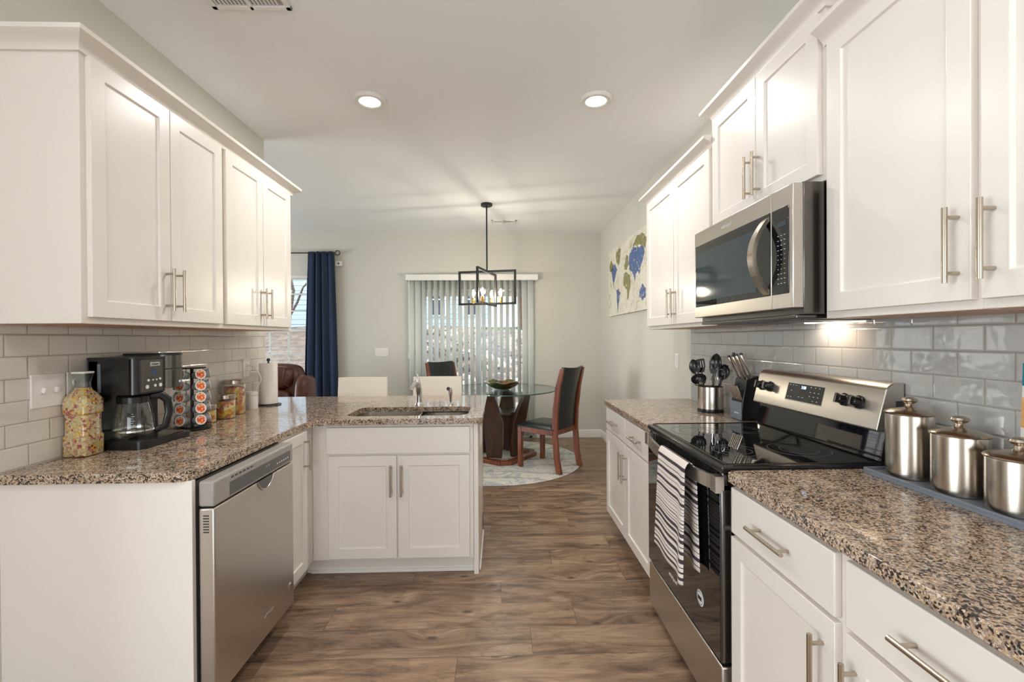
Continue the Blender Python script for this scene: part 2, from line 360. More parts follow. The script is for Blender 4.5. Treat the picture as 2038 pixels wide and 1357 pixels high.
# ------------------------------------------------------------------ mesh builder
class MB:
    def __init__(s): s.v, s.f, s.mi, s.uv = [], [], [], None
    def add(s, vs, fs, mi=0):
        b = len(s.v); s.v += [tuple(p) for p in vs]; s.f += [tuple(b+i for i in f) for f in fs]; s.mi += [mi]*len(fs); return s
    def box(s, a, b, mi=0, rot=None, pivot=None):
        x0, y0, z0 = (min(p, q) for p, q in zip(a, b)); x1, y1, z1 = (max(p, q) for p, q in zip(a, b))
        vs = [(x0, y0, z0), (x1, y0, z0), (x1, y1, z0), (x0, y1, z0), (x0, y0, z1), (x1, y0, z1), (x1, y1, z1), (x0, y1, z1)]
        if rot is not None:
            pv = Vector(pivot if pivot else ((x0+x1)/2, (y0+y1)/2, (z0+z1)/2)); R = Euler(rot).to_matrix()
            vs = [tuple(R @ (Vector(p)-pv) + pv) for p in vs]
        return s.add(vs, [(3, 2, 1, 0), (4, 5, 6, 7), (0, 1, 5, 4), (1, 2, 6, 5), (2, 3, 7, 6), (3, 0, 4, 7)], mi)
    def tube(s, pts, r, n=12, mi=0, caps=True, flat=None):
        """tube through pts; r a number or list; flat=(a,b) scales the ring axes"""
        P = [Vector(p) for p in pts]; m = len(P); R = r if isinstance(r, (list, tuple)) else [r]*m
        rings = []; up = None
        for i in range(m):
            d = (P[min(i+1, m-1)] - P[max(i-1, 0)]).normalized()
            if up is None:
                up = Vector((0, 0, 1)) if abs(d.z) < .9 else Vector((0, 1, 0))
            a = up - d*up.dot(d); a.normalize(); up = a; b = d.cross(a)
            fa, fb = flat if flat else (1, 1)
            rings.append([P[i] + a*R[i]*fa*math.cos(2*PI*k/n) + b*R[i]*fb*math.sin(2*PI*k/n) for k in range(n)])
        vs = [tuple(p) for g in rings for p in g]; fs = []
        for i in range(m-1):
            for k in range(n):
                a, b = i*n+k, i*n+(k+1) % n; fs.append((a, b, b+n, a+n))
        if caps: fs += [tuple(range(n-1, -1, -1)), tuple((m-1)*n+k for k in range(n))]
        return s.add(vs, fs, mi)
    def lathe(s, prof, c=(0, 0, 0), n=32, mi=0, axis='z', sx=1, sy=1, mod=None):
        """prof: list of (radius, height); closed at ends where radius is 0"""
        vs, fs, idx = [], [], []
        for r, z in prof:
            if r < 1e-6: idx.append([len(vs)]); vs.append((0, 0, z))
            else:
                idx.append(list(range(len(vs), len(vs)+n)))
                for k in range(n):
                    t = 2*PI*k/n; q = r*(mod(t, r) if mod else 1); vs.append((q*math.cos(t)*sx, q*math.sin(t)*sy, z))
        for A, B in zip(idx, idx[1:]):
            for k in range(n):
                k2 = (k+1) % n
                if len(A) == 1 and len(B) == 1: continue
                if len(A) == 1: fs.append((A[0], B[k2], B[k])) if False else fs.append((A[0], B[k], B[k2])[::-1])
                elif len(B) == 1: fs.append((A[k], A[k2], B[0]))
                else: fs.append((A[k], A[k2], B[k2], B[k]))
        T = {'z': lambda p: p, 'x': lambda p: (p[2], p[0], p[1]), '-x': lambda p: (-p[2], -p[0], p[1]), 'y': lambda p: (p[1], p[2], p[0]), '-y': lambda p: (p[0], -p[2], p[1])}[axis]
        return s.add([tuple(Vector(T(p)) + Vector(c)) for p in vs], fs, mi)
    def prism(s, poly, z0, z1, mi=0, holes=(), plane='xy'):
        loops = [list(poly)] + [list(h) for h in holes]
        pts = [p for L in loops for p in L]; n = len(pts)
        tris = tessellate_polygon([[Vector((x, y, 0)) for x, y in L] for L in loops])
        T = {'xy': lambda x, y, z: (x, y, z), 'xz': lambda x, y, z: (x, z, y), 'yz': lambda x, y, z: (z, x, y)}[plane]
        vs = [T(x, y, z0) for x, y in pts] + [T(x, y, z1) for x, y in pts]; fs = []
        for a, b, c in tris:
            A, B, C = pts[a], pts[b], pts[c]
            if (B[0]-A[0])*(C[1]-A[1]) - (B[1]-A[1])*(C[0]-A[0]) < 0: a, b = b, a
            fs += [(a+n, b+n, c+n), (c, b, a)]
        off = 0
        for L in loops:
            k = len(L)
            for i in range(k): fs.append((off+i, off+(i+1) % k, n+off+(i+1) % k, n+off+i))
            off += k
        return s.add(vs, fs, mi)
    def sweep(s, path, prof, mi=0, closed_prof=True):
        """mitred sweep of prof [(offset to the right of travel, z)] along a 2-D path"""
        P = [Vector(p) for p in path]; m = len(P); rings = []
        for i in range(m):
            d0 = (P[i]-P[i-1]).normalized() if i else None; d1 = (P[i+1]-P[i]).normalized() if i < m-1 else None
            if d0 is None: d0 = d1
            if d1 is None: d1 = d0
            n0, n1 = Vector((d0.y, -d0.x)), Vector((d1.y, -d1.x)); nn = (n0+n1).normalized(); k = 1/max(.2, nn.dot(n0))
            rings.append([(P[i].x+nn.x*k*o, P[i].y+nn.y*k*o, z) for o, z in prof])
        n = len(prof); fs = []
        for i in range(m-1):
            for k in range(n if closed_prof else n-1):
                a, b = i*n+k, i*n+(k+1) % n; fs.append((a, b, b+n, a+n))
        fs += [tuple(range(n-1, -1, -1)), tuple((m-1)*n+k for k in range(n))]
        return s.add([p for r in rings for p in r], fs, mi)
    def grid(s, fn, nu, nv, mi=0, uv=True):
        b = len(s.v)
        for i in range(nu+1):
            for j in range(nv+1): s.v.append(tuple(fn(i/nu, j/nv)))
        if s.uv is None: s.uv = {}
        for i in range(nu):
            for j in range(nv):
                q = (b+i*(nv+1)+j, b+(i+1)*(nv+1)+j, b+(i+1)*(nv+1)+j+1, b+i*(nv+1)+j+1)
                s.uv[len(s.f)] = [(i/nu, j/nv), ((i+1)/nu, j/nv), ((i+1)/nu, (j+1)/nv), (i/nu, (j+1)/nv)]
                s.f.append(q); s.mi.append(mi)
        return s

XF = {}
def obj(name, mb, mats, parent=None, bevel=0, smooth=True, world=False, solid=0, subsurf=0, ang=35, seg=2):
    mats = mats if isinstance(mats, (list, tuple)) else [mats]
    vs = mb.v
    if world and parent is not None:
        inv = XF[parent.name].inverted(); vs = [tuple(inv @ Vector(p)) for p in vs]
    me = bpy.data.meshes.new(name); me.from_pydata(vs, [], mb.f)
    for m in mats: me.materials.append(M[m] if isinstance(m, str) else m)
    me.polygons.foreach_set('material_index', mb.mi)
    if mb.uv:
        ul = me.uv_layers.new(name='UVMap')
        for fi, co in mb.uv.items():
            for li, c in zip(me.polygons[fi].loop_indices, co): ul.data[li].uv = c
    me.validate(); me.update()
    bm = bmesh.new(); bm.from_mesh(me); bmesh.ops.recalc_face_normals(bm, faces=bm.faces); bm.to_mesh(me); bm.free()
    if smooth:
        me.polygons.foreach_set('use_smooth', [True]*len(me.polygons)); me.set_sharp_from_angle(angle=math.radians(ang))
    o = bpy.data.objects.new(name, me); COL.objects.link(o)
    if parent is not None: o.parent = parent; XF[o.name] = XF[parent.name]
    else: XF[o.name] = Matrix.Identity(4)
    if solid:
        k = o.modifiers.new('solid', 'SOLIDIFY'); k.thickness = solid; k.offset = 0
    if subsurf:
        k = o.modifiers.new('sub', 'SUBSURF'); k.levels = subsurf; k.render_levels = subsurf
    if bevel:
        k = o.modifiers.new('bevel', 'BEVEL'); k.width = bevel; k.segments = seg; k.limit_method = 'ANGLE'; k.angle_limit = math.radians(38)
    return o
def tag(o, label, cat, group=None, kind=None):
    if label: o['label'] = label
    if cat: o['category'] = cat
    if group: o['group'] = group
    if kind: o['kind'] = kind
    return o
def thing(name, label, cat, loc=(0, 0, 0), rz=0, group=None, kind=None):
    o = bpy.data.objects.new(name, None); COL.objects.link(o); o.empty_display_size = .05
    o.location = loc; o.rotation_euler = (0, 0, rz)
    XF[o.name] = Matrix.Translation(loc) @ Matrix.Rotation(rz, 4, 'Z')
    return tag(o, label, cat, group, kind)
def single(name, label, cat, mb, mats, group=None, **kw):
    return tag(obj(name, mb, mats, **kw), label, cat, group)
def struct(name, mb, mats, **kw):
    o = obj(name, mb, mats, **kw); o['kind'] = 'structure'; return o
def dup(root, loc=None, rz=None, label=None, rot=None):
    r = root.copy(); COL.objects.link(r)
    if loc is not None: r.location = loc
    if rz is not None: r.rotation_euler = (0, 0, rz)
    if rot is not None: r.rotation_euler = rot
    if label: r['label'] = label
    XF[r.name] = Matrix.Translation(r.location) @ r.rotation_euler.to_matrix().to_4x4()
    for ch in list(root.children):
        c = ch.copy(); COL.objects.link(c); c.parent = r; XF[c.name] = XF[r.name]
        for g in list(ch.children):
            d = g.copy(); COL.objects.link(d); d.parent = c; XF[d.name] = XF[r.name]
    return r
def text(name, body, size, mat, parent, loc, rot, extrude=.0004, align='CENTER'):
    c = bpy.data.curves.new(name, 'FONT'); c.body = body; c.size = size; c.extrude = extrude; c.align_x = align; c.align_y = 'CENTER'
    c.materials.append(M[mat]); o = bpy.data.objects.new(name, c); COL.objects.link(o)
    m = Matrix.Translation(loc) @ Euler(rot).to_matrix().to_4x4()
    bpy.context.view_layer.update()
    me = bpy.data.meshes.new_from_object(o.evaluated_get(bpy.context.evaluated_depsgraph_get())); bpy.data.objects.remove(o)
    me.transform(XF[parent.name].inverted() @ m)
    o = bpy.data.objects.new(name, me); COL.objects.link(o); o.parent = parent
    return o
def rrect(x0, y0, x1, y1, r, n=5):
    pts = []
    for cx, cy, a0 in ((x1-r, y0+r, -PI/2), (x1-r, y1-r, 0), (x0+r, y1-r, PI/2), (x0+r, y0+r, PI)):
        for k in range(n+1): a = a0 + k*PI/2/n; pts.append((cx+r*math.cos(a), cy+r*math.sin(a)))
    return pts

# ------------------------------------------------------------------ room shell
XL, XR, YB = -1.689, 1.391, 6.18
XW, YF = -6.0, -4.5     # far living-room wall, wall behind the camera
WE = 3.32               # where the tiled wall ends
CB = 1.415              # underside of the wall cabinets
struct('floor', MB().box((XW-.1, YF-.1, -.1), (XR+.1, YB+.12, 0)), 'floor', smooth=False)
struct('ceiling', MB().box((XW-.1, YF-.1, H), (XR+.1, YB+.12, H+.1)), 'ceil', smooth=False)
LS = .95                # the left wall starts here; open side nook added to let in fill light
struct('wall_left', MB().box((XL-.115, LS, 0), (XL, WE, H)), 'wall', smooth=False)
struct('wall_added_nook', MB().box((-3.3, YF, 0), (-3.2, -2.1, H)).box((-3.3, .5, 0), (-3.2, LS+.1, H)).box((-3.3, -2.1, 0), (-3.2, .5, .5)).box((-3.3, -2.1, 2.3), (-3.2, .5, H))
       .box((-3.2, LS, 0), (XL-.115, LS+.1, H)), 'wall', smooth=False)  # unseen nook added around the side fill lamp
struct('wall_right', MB().box((XR, YF, 0), (XR+.12, YB, H)), 'wall', smooth=False)
struct('wall_living', MB().box((XW-.1, YF, 0), (XW, 2.3, H)).box((XW-.1, 4.9, 0), (XW, YB, H)).box((XW-.1, 2.3, 0), (XW, 4.9, .6)).box((XW-.1, 2.3, 2.3), (XW, 4.9, H)), 'wall', smooth=False)  # unseen opening in this wall added for the living-room fill lamp
struct('wall_front', MB().box((XW, YF-.1, 0), (-1.4, YF, H)).box((1.1, YF-.1, 0), (XR, YF, H)).box((-1.4, YF-.1, 0), (1.1, YF, .04)).box((-1.4, YF-.1, 2.3), (1.1, YF, H)), 'wall', smooth=False)  # opening behind the camera added for the rear fill lamp
WX0, WX1, WZ0, WZ1 = -3.42, -2.56, .62, 2.224    # window opening
DX0, DX1, DZ1 = -1.12, .44, 2.04                 # sliding door opening
wb = MB()
for xa_, xb_ in ((-5.66, -4.80), (-4.42, -3.56)):
    wb.box((xa_, YB, 0), (xb_, YB+.12, WZ0)).box((xa_, YB, WZ1), (xb_, YB+.12, H))
for a, b in (((XW, 0), (-5.66, H)), ((-4.80, 0), (-4.42, H)), ((-3.56, 0), (WX0, H)), ((WX0, 0), (WX1, WZ0)), ((WX0, WZ1), (WX1, H)), ((WX1, 0), (DX0, H)), ((DX0, DZ1), (DX1, H)), ((DX1, 0), (XR, H))):
    wb.box((a[0], YB, a[1]), (b[0], YB+.12, b[1]))
struct('wall_back', wb, 'wall', smooth=False)
bp = [(0, 0), (.014, 0), (.014, .085), (.010, .096), (.004, .105), (0, .105)]
struct('baseboard_right', MB().sweep([(XR, 3.28), (XR, YB)][::-1], bp), 'trim')
struct('baseboard_back', MB().sweep([(DX1+.06, YB), (XR-.012, YB)], bp).sweep([(XW, YB), (DX0-.06, YB)], bp), 'trim')
struct('baseboard_left', MB().sweep([(XL, LS), (XL, 1.50)], bp), 'trim')
# tiled backsplashes
struct('trim_backsplash_left', MB().box((XL, 1.545, .90), (XL+.006, WE-.015, CB+.03)), 'tileL', smooth=False)
struct('trim_backsplash_right', MB().box((XR-.006, -.6, .90), (XR, 3.245, CB+.05)), 'tileR', smooth=False)

# ------------------------------------------------------------------ window with blinds
wf = MB()
for a, b in (((WX0, WZ0), (WX0+.05, WZ1)), ((WX1-.05, WZ0), (WX1, WZ1)), ((WX0, WZ0), (WX1, WZ0+.05)), ((WX0, WZ1-.05), (WX1, WZ1)), ((WX0, 1.46), (WX1, 1.51))):
    wf.box((a[0], YB+.04, a[1]), (b[0], YB+.09, b[1]))
w1 = struct('window_1', wf, 'trim', bevel=.003)
mu = MB()
for i in (1, 2):
    x = WX0+.05 + i*(WX1-WX0-.1)/3; mu.box((x-.009, YB+.05, WZ0+.03), (x+.009, YB+.075, WZ1-.03))
for z in (.90, 1.17, 1.75, 1.98): mu.box((WX0+.03, YB+.05, z-.009), (WX1-.03, YB+.075, z+.009))
obj('muntin', mu, 'trim', w1)
obj('window_pane', MB().box((WX0+.04, YB+.060, WZ0+.04), (WX1-.04, YB+.064, WZ1-.04)), 'pane', w1, smooth=False)
obj('window_sill', MB().box((WX0-.05, YB-.05, WZ0-.03), (WX1+.05, YB+.06, WZ0)), 'trim', w1, bevel=.004)
for wn, xa_ in (('window_2', -4.42), ('window_3', -5.66)):
    q = w1.copy(); COL.objects.link(q); q.name = wn; q.location.x = xa_-WX0; q['kind'] = 'structure'
    for ch in list(w1.children):
        c_ = ch.copy(); COL.objects.link(c_); c_.parent = q
bl = thing('window_blind', 'white horizontal slat blind hanging open in the window behind the navy curtain', 'blind', ((WX0+WX1)/2, YB+.02, WZ0))
sl = MB()
for i in range(34):
    z = WZ0+.03 + i*.0455
    sl.box((WX0+.02, YB+.003, z), (WX1-.02, YB+.037, z+.0015), rot=(.10, 0, 0))
obj('slats', sl, 'trim', bl, world=True, smooth=False)
obj('head_rail', MB().box((WX0+.012, YB+.002, WZ1-.035), (WX1-.012, YB+.038, WZ1)), 'trim', bl, world=True, bevel=.003)

# ------------------------------------------------------------------ sliding glass door with vertical blinds
df = MB()
for a, b in (((DX0, 0), (DX0+.05, DZ1)), ((DX1-.04, 0), (DX1, DZ1)), ((DX0, DZ1-.04), (DX1, DZ1)), ((DX0, 0), (DX1, .04))):
    df.box((a[0], YB+.02, a[1]), (b[0], YB+.11, b[1]))
d1 = struct('door_1', df, 'trim', bevel=.003)
xm = -.29
for nm, xa, xb, yy in (('sliding_panel', DX0+.05, xm+.04, YB+.03), ('fixed_panel', xm-.04, DX1-.04, YB+.07)):
    p = MB()
    for a, b in (((xa, .04), (xa+.07, DZ1-.04)), ((xb-.07, .04), (xb, DZ1-.04)), ((xa, DZ1-.10), (xb, DZ1-.04)), ((xa, .04), (xb, .12))):
        p.box((a[0], yy, a[1]), (b[0], yy+.035, b[1]))
    q = obj(nm, p, 'trim', d1, bevel=.003)
    obj('glass_pane', MB().box((xa+.06, yy+.015, .11), (xb-.06, yy+.019, DZ1-.09)), 'pane', q, smooth=False)
vb = thing('vertical_blinds', 'white vertical vane blinds with a long valance over the sliding glass door', 'blinds', (-.36, YB-.06, 2.13))
obj('valance', MB().box((-1.241, YB-.135, 2.136), (.518, YB-.125, 2.222)).box((-1.241, YB-.135, 2.212), (.518, YB-.002, 2.222)).box((-1.241, YB-.13, 2.136), (-1.233, YB-.002, 2.22)).box((.510, YB-.13, 2.136), (.518, YB-.002, 2.22)), 'trim', vb, world=True, bevel=.004)
obj('head_rail', MB().box((-1.21, YB-.09, 2.15), (.49, YB-.04, 2.185)), 'trim', vb, world=True)
vn = 21
for i in range(vn):
    x = -1.165 + i*.0795
    a = math.radians(58) if 1 < i < vn-2 else math.radians(22)
    def vane(u, v, x=x, a=a):
        w = (u-.5)*.089; bow = .006*(1-(2*u-1)**2)
        return (x + w*math.cos(a) + bow*math.sin(a), YB-.065 + w*math.sin(a) - bow*math.cos(a), .04 + v*2.11)
    obj('vane', MB().grid(vane, 6, 1), 'vane', vb, world=True, solid=.0012)
obj('wand', MB().tube([(-1.205, YB-.11, 2.14), (-1.207, YB-.115, 1.18)], .004, 8).lathe([(0, 0), (.009, .01), (.009, .09), (0, .1)], (-1.207, YB-.115, 1.09), 10), 'plastic', vb, world=True)

# ------------------------------------------------------------------ outside, seen through the glass
struct('ground_outside', MB().box((-16, YB+.13, -.3), (9, 16, -.12)), 'gravel', smooth=False)
bk = MB()
def bank(u, v):
    x = -15 + u*23; y = 9.2 + v*2.6
    return (x, y + .12*math.sin(x*1.7), -.14 + 1.80*(v**.85) + .05*math.sin(x*2.3+v*5) + .15*max(0, -x-3)*.18*v)
bk.grid(bank, 60, 12)
struct('hill_bank', bk, 'straw')
struct('lawn', MB().box((-18, 11.7, 1.35), (10, 30, 1.66)), 'grass', smooth=False)
rk = MB()
ico = bmesh.new(); bmesh.ops.create_icosphere(ico, subdivisions=1, radius=1)
iv = [v.co.copy() for v in ico.verts]; ifs = [tuple(v.index for v in f.verts) for f in ico.faces]; ico.free()
for k in range(900):
    u = random.uniform(.54, .78); v = random.uniform(0, .97); p = Vector(bank(u, v)); r = random.uniform(.05, .12)
    E_ = Euler((random.uniform(0, 6), random.uniform(0, 6), random.uniform(0, 6))).to_matrix(); sx = Vector((random.uniform(.8, 1.4), random.uniform(.7, 1), random.uniform(.6, 1)))
    rk.add([tuple(p + E_ @ Vector((q.x*sx.x*r, q.y*sx.y*r, q.z*sx.z*r))) for q in iv], ifs)
tag(obj('rubble', rk, 'rocks', smooth=False), 'loose pale rubble covering the bank outside the sliding door', 'rocks', kind='stuff')
ho = thing('neighbour_house', 'pale blue sided house beyond the grassy bank outside the sliding door', 'house', (-5.2, 19, 1.6))
sid = MB()
for k in range(26): sid.box((-9.5, 19-.012*(1), 1.6+k*.2), (-.45, 19.3, 1.6+k*.2+.19), rot=(-.05, 0, 0))
obj('siding', sid, 'wallout', ho, world=True, smooth=False)
for xx in (-2.6, -1.15, -6.2):
    wv = obj('window', MB().box((xx-.38, 18.93, 2.3), (xx+.38, 19.0, 3.7)).box((xx-.38, 18.9, 2.98), (xx+.38, 18.94, 3.03)), 'trim', ho, world=True)
    obj('pane', MB().box((xx-.32, 18.915, 2.37), (xx+.32, 18.925, 3.63)), 'nightwin', wv, world=True, smooth=False)
sh = thing('far_house', 'low brick-fronted house far beyond the bank right of the blue house', 'house', (1.5, 27, 1.6))
obj('wall', MB().box((1.1, 27, 1.6), (1.5, 29, 5)), 'cherry', sh, world=True, smooth=False)
def branch_tree(name, label, base, h, seed):
    rnd = random.Random(seed); mb = MB()
    def grow(p, d, L, r, depth):
        q = p + d*L; mid = p + d*L*.5 + Vector((rnd.uniform(-.04, .04), rnd.uniform(-.04, .04), 0))*L
        mb.tube([p, mid, q], [r, r*.85, r*.65], 6)
        if depth == 0: return
        for _ in range(3 if depth > 2 else 2):
            ax = Vector((rnd.uniform(-1, 1), rnd.uniform(-1, 1), rnd.uniform(-.2, .6))).normalized()
            nd = (d*rnd.uniform(.7, 1.1) + ax*.75).normalized(); nd.z = abs(nd.z)*.9+.1
            grow(q if rnd.random() < .6 else mid, nd.normalized(), L*rnd.uniform(.62, .85), r*.60, depth-1)
    grow(Vector(base), Vector((.12, 0, 1)).normalized(), h*.24, .055, 6)
    return single(name, label, 'tree', mb, 'bark')
branch_tree('bare_tree', 'bare branching tree on the bank outside the window', (-5.35, 11.6, 1.3), 5.5, 3)

# ------------------------------------------------------------------ cabinets
def handle_mb(kind, a, b, L=.175, out=.033):
    """bar pull on a front that faces local -y; kind v: x=a, centre z=b; h: centre x=a, z=b"""
    mb = MB(); r = .006
    if kind == 'v':
        mb.tube([(a, -.019-out, b-L/2), (a, -.019-out, b+L/2)], r, 14)
        for s in (-1, 1): mb.tube([(a, -.018, b+s*L*.37), (a, -.019-out, b+s*L*.37)], r*.8, 10)
    else:
        mb.tube([(a-L/2, -.019-out, b), (a+L/2, -.019-out, b)], r, 14)
        for s in (-1, 1): mb.tube([(a+s*L*.37, -.018, b), (a+s*L*.37, -.019-out, b)], r*.8, 10)
    return mb
def shaker(x0, x1, z0, z1, fw=.057, t=.019, rec=.008):
    mb = MB(); y = -t
    o = [(x0, z0), (x1, z0), (x1, z1), (x0, z1)]; i = [(x0+fw, z0+fw), (x1-fw, z0+fw), (x1-fw, z1-fw), (x0+fw, z1-fw)]
    ii = [(x0+fw+.004, z0+fw+.004), (x1-fw-.004, z0+fw+.004), (x1-fw-.004, z1-fw-.004), (x0+fw+.004, z1-fw-.004)]
    vs = [(p[0], y, p[1]) for p in o] + [(p[0], y, p[1]) for p in i] + [(p[0], y+rec, p[1]) for p in ii] + [(p[0], 0, p[1]) for p in o]
    fs = []
    for k in range(4):
        k2 = (k+1) % 4; fs += [(k, k2, 4+k2, 4+k), (4+k, 4+k2, 8+k2, 8+k), (k2, k, 12+k, 12+k2)]
    fs += [(8, 9, 10, 11), (15, 14, 13, 12)]
    return mb.add(vs, fs)
def cabinet(name, label, origin, rz, Wd, Ht, D, fronts, toe=0, ply=False, cat='cabinet', hollow=False, toex=0):
    c = thing(name, label, cat, origin, rz)
    b = MB()
    if hollow:
        b.box((0, 0, toe), (Wd, .02, Ht)).box((0, .02, toe), (.018, D, Ht)).box((Wd-.018, .02, toe), (Wd, D, Ht)).box((.018, .02, toe), (Wd-.018, D, toe+.018)).box((.018, D-.012, toe+.018), (Wd-.018, D, Ht)).box((-.06, .06, 0), (Wd, .075, toe))
    elif toe:
        b.box((0, 0, toe), (Wd, D, Ht)).box((0, .06, 0), (Wd+toex, D, toe))
    else: b.box((0, 0, 0), (Wd, D, Ht))
    obj('carcass', b, 'cab', c, bevel=.0015)
    if ply: obj('underside_panel', MB().box((.015, .02, -.001), (Wd-.015, D, .004)), 'underply', c, smooth=False)
    for f in fronts:
        x0, x1, z0, z1 = f['r']
        if f['k'] == 'door':
            d = obj('door', shaker(x0, x1, z0, z1), 'cab', c, bevel=.0015)
        elif f['k'] == 'drawer':
            d = obj('drawer_front', MB().box((x0, -.019, z0), (x1, 0, z1)), 'cab', c, bevel=.003)
        else:
            d = obj('false_drawer_front', MB().box((x0, -.019, z0), (x1, 0, z1)), 'cab', c, bevel=.003)
        if f.get('h'): obj('pull_handle', handle_mb(*f['h']), 'nickel', d)
    return c
Z90 = PI/2
UD = .305
FXL, FXR = -1.384, 1.085
UH = 2.335 - CB
def up_doors(w, h, edges, hz=None):
    fr = []
    for x0, x1, side in edges:
        hx = x1-.028 if side == 'r' else x0+.028
        fr.append(dict(k='door', r=(x0, x1, .022, h-.022), h=('v', hx, .15)))
    return fr
cabinet('wall_cabinet', 'white two-door wall cabinet above the coffee maker, end panel facing the camera', (FXL, 1.54, CB), Z90, .76, UH, UD,
        up_doors(.76, UH, [(.022, .386, 'r'), (.390, .742, 'l')]), ply=True)
cabinet('wall_cabinet', 'white two-door wall cabinet above the paper towel roll, nearest the window', (FXL, 2.30, CB), Z90, .75, UH, UD,
        up_doors(.75, UH, [(.014, .367, 'r'), (.371, .715, 'l')]), ply=True)
cabinet('wall_cabinet', 'white two-door wall cabinet past the microwave, beside the map picture', (FXR, 3.26, CB), -Z90, 1.01, UH, UD,
        up_doors(1.01, UH, [(.012, .510, 'r'), (.516, .985, 'l')]), ply=True)
# over the microwave: shorter and higher
oh = 2.455 - 1.875
cabinet('wall_cabinet', 'short raised white two-door wall cabinet over the microwave', (FXR, 2.25, 1.875), -Z90, .775, oh, UD,
        [dict(k='door', r=(.012, .392, .022, oh-.02), h=('v', .364, .15)), dict(k='door', r=(.396, .760, .022, oh-.02), h=('v', .424, .15))])
cabinet('wall_cabinet', 'tall white single-door wall cabinet right of the microwave', (FXR, 1.475, CB), -Z90, .487, UH, UD,
        up_doors(.487, UH, [(.028, .478, 'r')]), ply=True)
cabinet('wall_cabinet', 'white wall cabinet at the right edge of the photo, nearest the camera', (FXR, .988, CB), -Z90, .76, UH, UD,
        up_doors(.76, UH, [(.012, .378, 'l'), (.384, .748, 'r')]), ply=True)
CR = [(0, 0), (.010, 0), (.012, .010), (.018, .020), (.030, .030), (.046, .038), (.054, .044), (.056, .058), (0, .058)]
def crown(label, path, z):
    return single('crown_molding', label, 'crown molding', MB().sweep(path, [(o, z+h) for o, h in CR]), 'cab')
crown('white crown molding along the top of the two left wall cabinets', [(XL, 1.54), (FXL, 1.54), (FXL, 3.05), (XL, 3.05)], 2.312)
crown('white crown molding over the wall cabinet beside the map picture', [(XR, 3.26), (FXR, 3.26), (FXR, 2.2505)], 2.312)
crown('white crown molding on the raised cabinet over the microwave', [(XR, 2.25), (FXR, 2.25), (FXR, 1.475), (XR, 1.475)], 2.443)
crown('white crown molding over the wall cabinets nearest the camera on the right', [(FXR, 1.4745), (FXR, .228), (XR, .228)], 2.312)

# base cabinets
BH = .877
PF = 2.60
# left run: end panel, dishwasher bay, corner cabinet
single('end_panel', 'white end panel below the left counter, beside the dishwasher', 'end panel', MB().box((XL, 1.572, 0), (-1.052, 1.590, BH)), 'cab', bevel=.001)
cabinet('corner_base_cabinet', 'narrow white corner base cabinet between dishwasher and sink cabinet', (-1.066, 2.20, 0), Z90, PF-2.20, BH, .6,
        [dict(k='door', r=(.02, .285, .115, .862), h=('v', .250, .745))], toe=.10, toex=.058)
cabinet('sink_base_cabinet', 'white two-door sink base cabinet with a blank drawer front in the peninsula', (-1.066, PF, 0), 0, .910, BH, .595,
        [dict(k='false', r=(.083, .893, .708, .858)), dict(k='door', r=(.093, .477, .115, .696), h=('v', .449, .560)), dict(k='door', r=(.487, .889, .115, .696), h=('v', .508, .560))], toe=.10, hollow=True)
struct('wall_half', MB().box((XL-.06, 3.20, 0), (-.128, 3.315, BH)), 'wall', smooth=False)
struct('baseboard_half_wall', MB().sweep([(-.156, 3.20), (-.128, 3.20), (-.128, 3.315), (XL, 3.315)][::-1], bp), 'trim')
struct('trim_peninsula_side', MB().box((-.155, PF+.012, 0), (-.128, 3.20, BH)), 'cab', bevel=.001)
struct('trim_peninsula_shoe', MB().box((-.127, PF+.05, 0), (-.117, 3.185, .018)).box((-1.10, PF+.048, 0), (-.128, PF+.0598, .018)), 'trim', bevel=.003)
ol = thing('outlet', 'white outlet on the end of the peninsula under the counter', 'outlet', (-.128, 2.93, .72))
obj('cover_plate', MB().box((-.128, 2.90, .665), (-.122, 2.975, .785)), 'plastic', ol, world=True, bevel=.002)
obj('socket', MB().box((-.122, 2.915, .735), (-.119, 2.96, .77)).box((-.122, 2.915, .68), (-.119, 2.96, .715)), 'plastic', ol, world=True, bevel=.003)
# right runs
FB = .785
cabinet('base_cabinet', 'white base cabinet with two drawers over two doors, past the range', (FB, 3.26, 0), -Z90, .995, BH, .60,
        [dict(k='drawer', r=(.012, .494, .708, .858), h=('h', .255, .783)), dict(k='drawer', r=(.503, .975, .708, .858), h=('h', .742, .783)),
         dict(k='door', r=(.012, .494, .115, .696), h=('v', .464, .560)), dict(k='door', r=(.503, .975, .115, .696), h=('v', .533, .560))], toe=.10)
cabinet('base_cabinet', 'white base cabinet with one drawer and one door, right beside the range', (FB, 1.497, 0), -Z90, .492, BH, .60,
        [dict(k='drawer', r=(.012, .478, .708, .858), h=('h', .245, .783)), dict(k='door', r=(.012, .478, .115, .696), h=('v', .440, .560))], toe=.10)
cabinet('base_cabinet', 'white drawer base cabinet in the bottom right corner of the photo', (FB, 1.005, 0), -Z90, .515, BH, .60,
        [dict(k='drawer', r=(.018, .500, .708, .858), h=('h', .255, .783)), dict(k='door', r=(.018, .500, .115, .696), h=('v', .048, .560))], toe=.10)
cabinet('base_cabinet', 'white base cabinet below the right counter, last one toward the camera', (FB, .490, 0), -Z90, .79, BH, .60,
        [dict(k='drawer', r=(.012, .77, .708, .858), h=('h', .39, .783)), dict(k='door', r=(.012, .385, .115, .696), h=('v', .355, .560)), dict(k='door', r=(.391, .77, .115, .696), h=('v', .42, .560))], toe=.10)

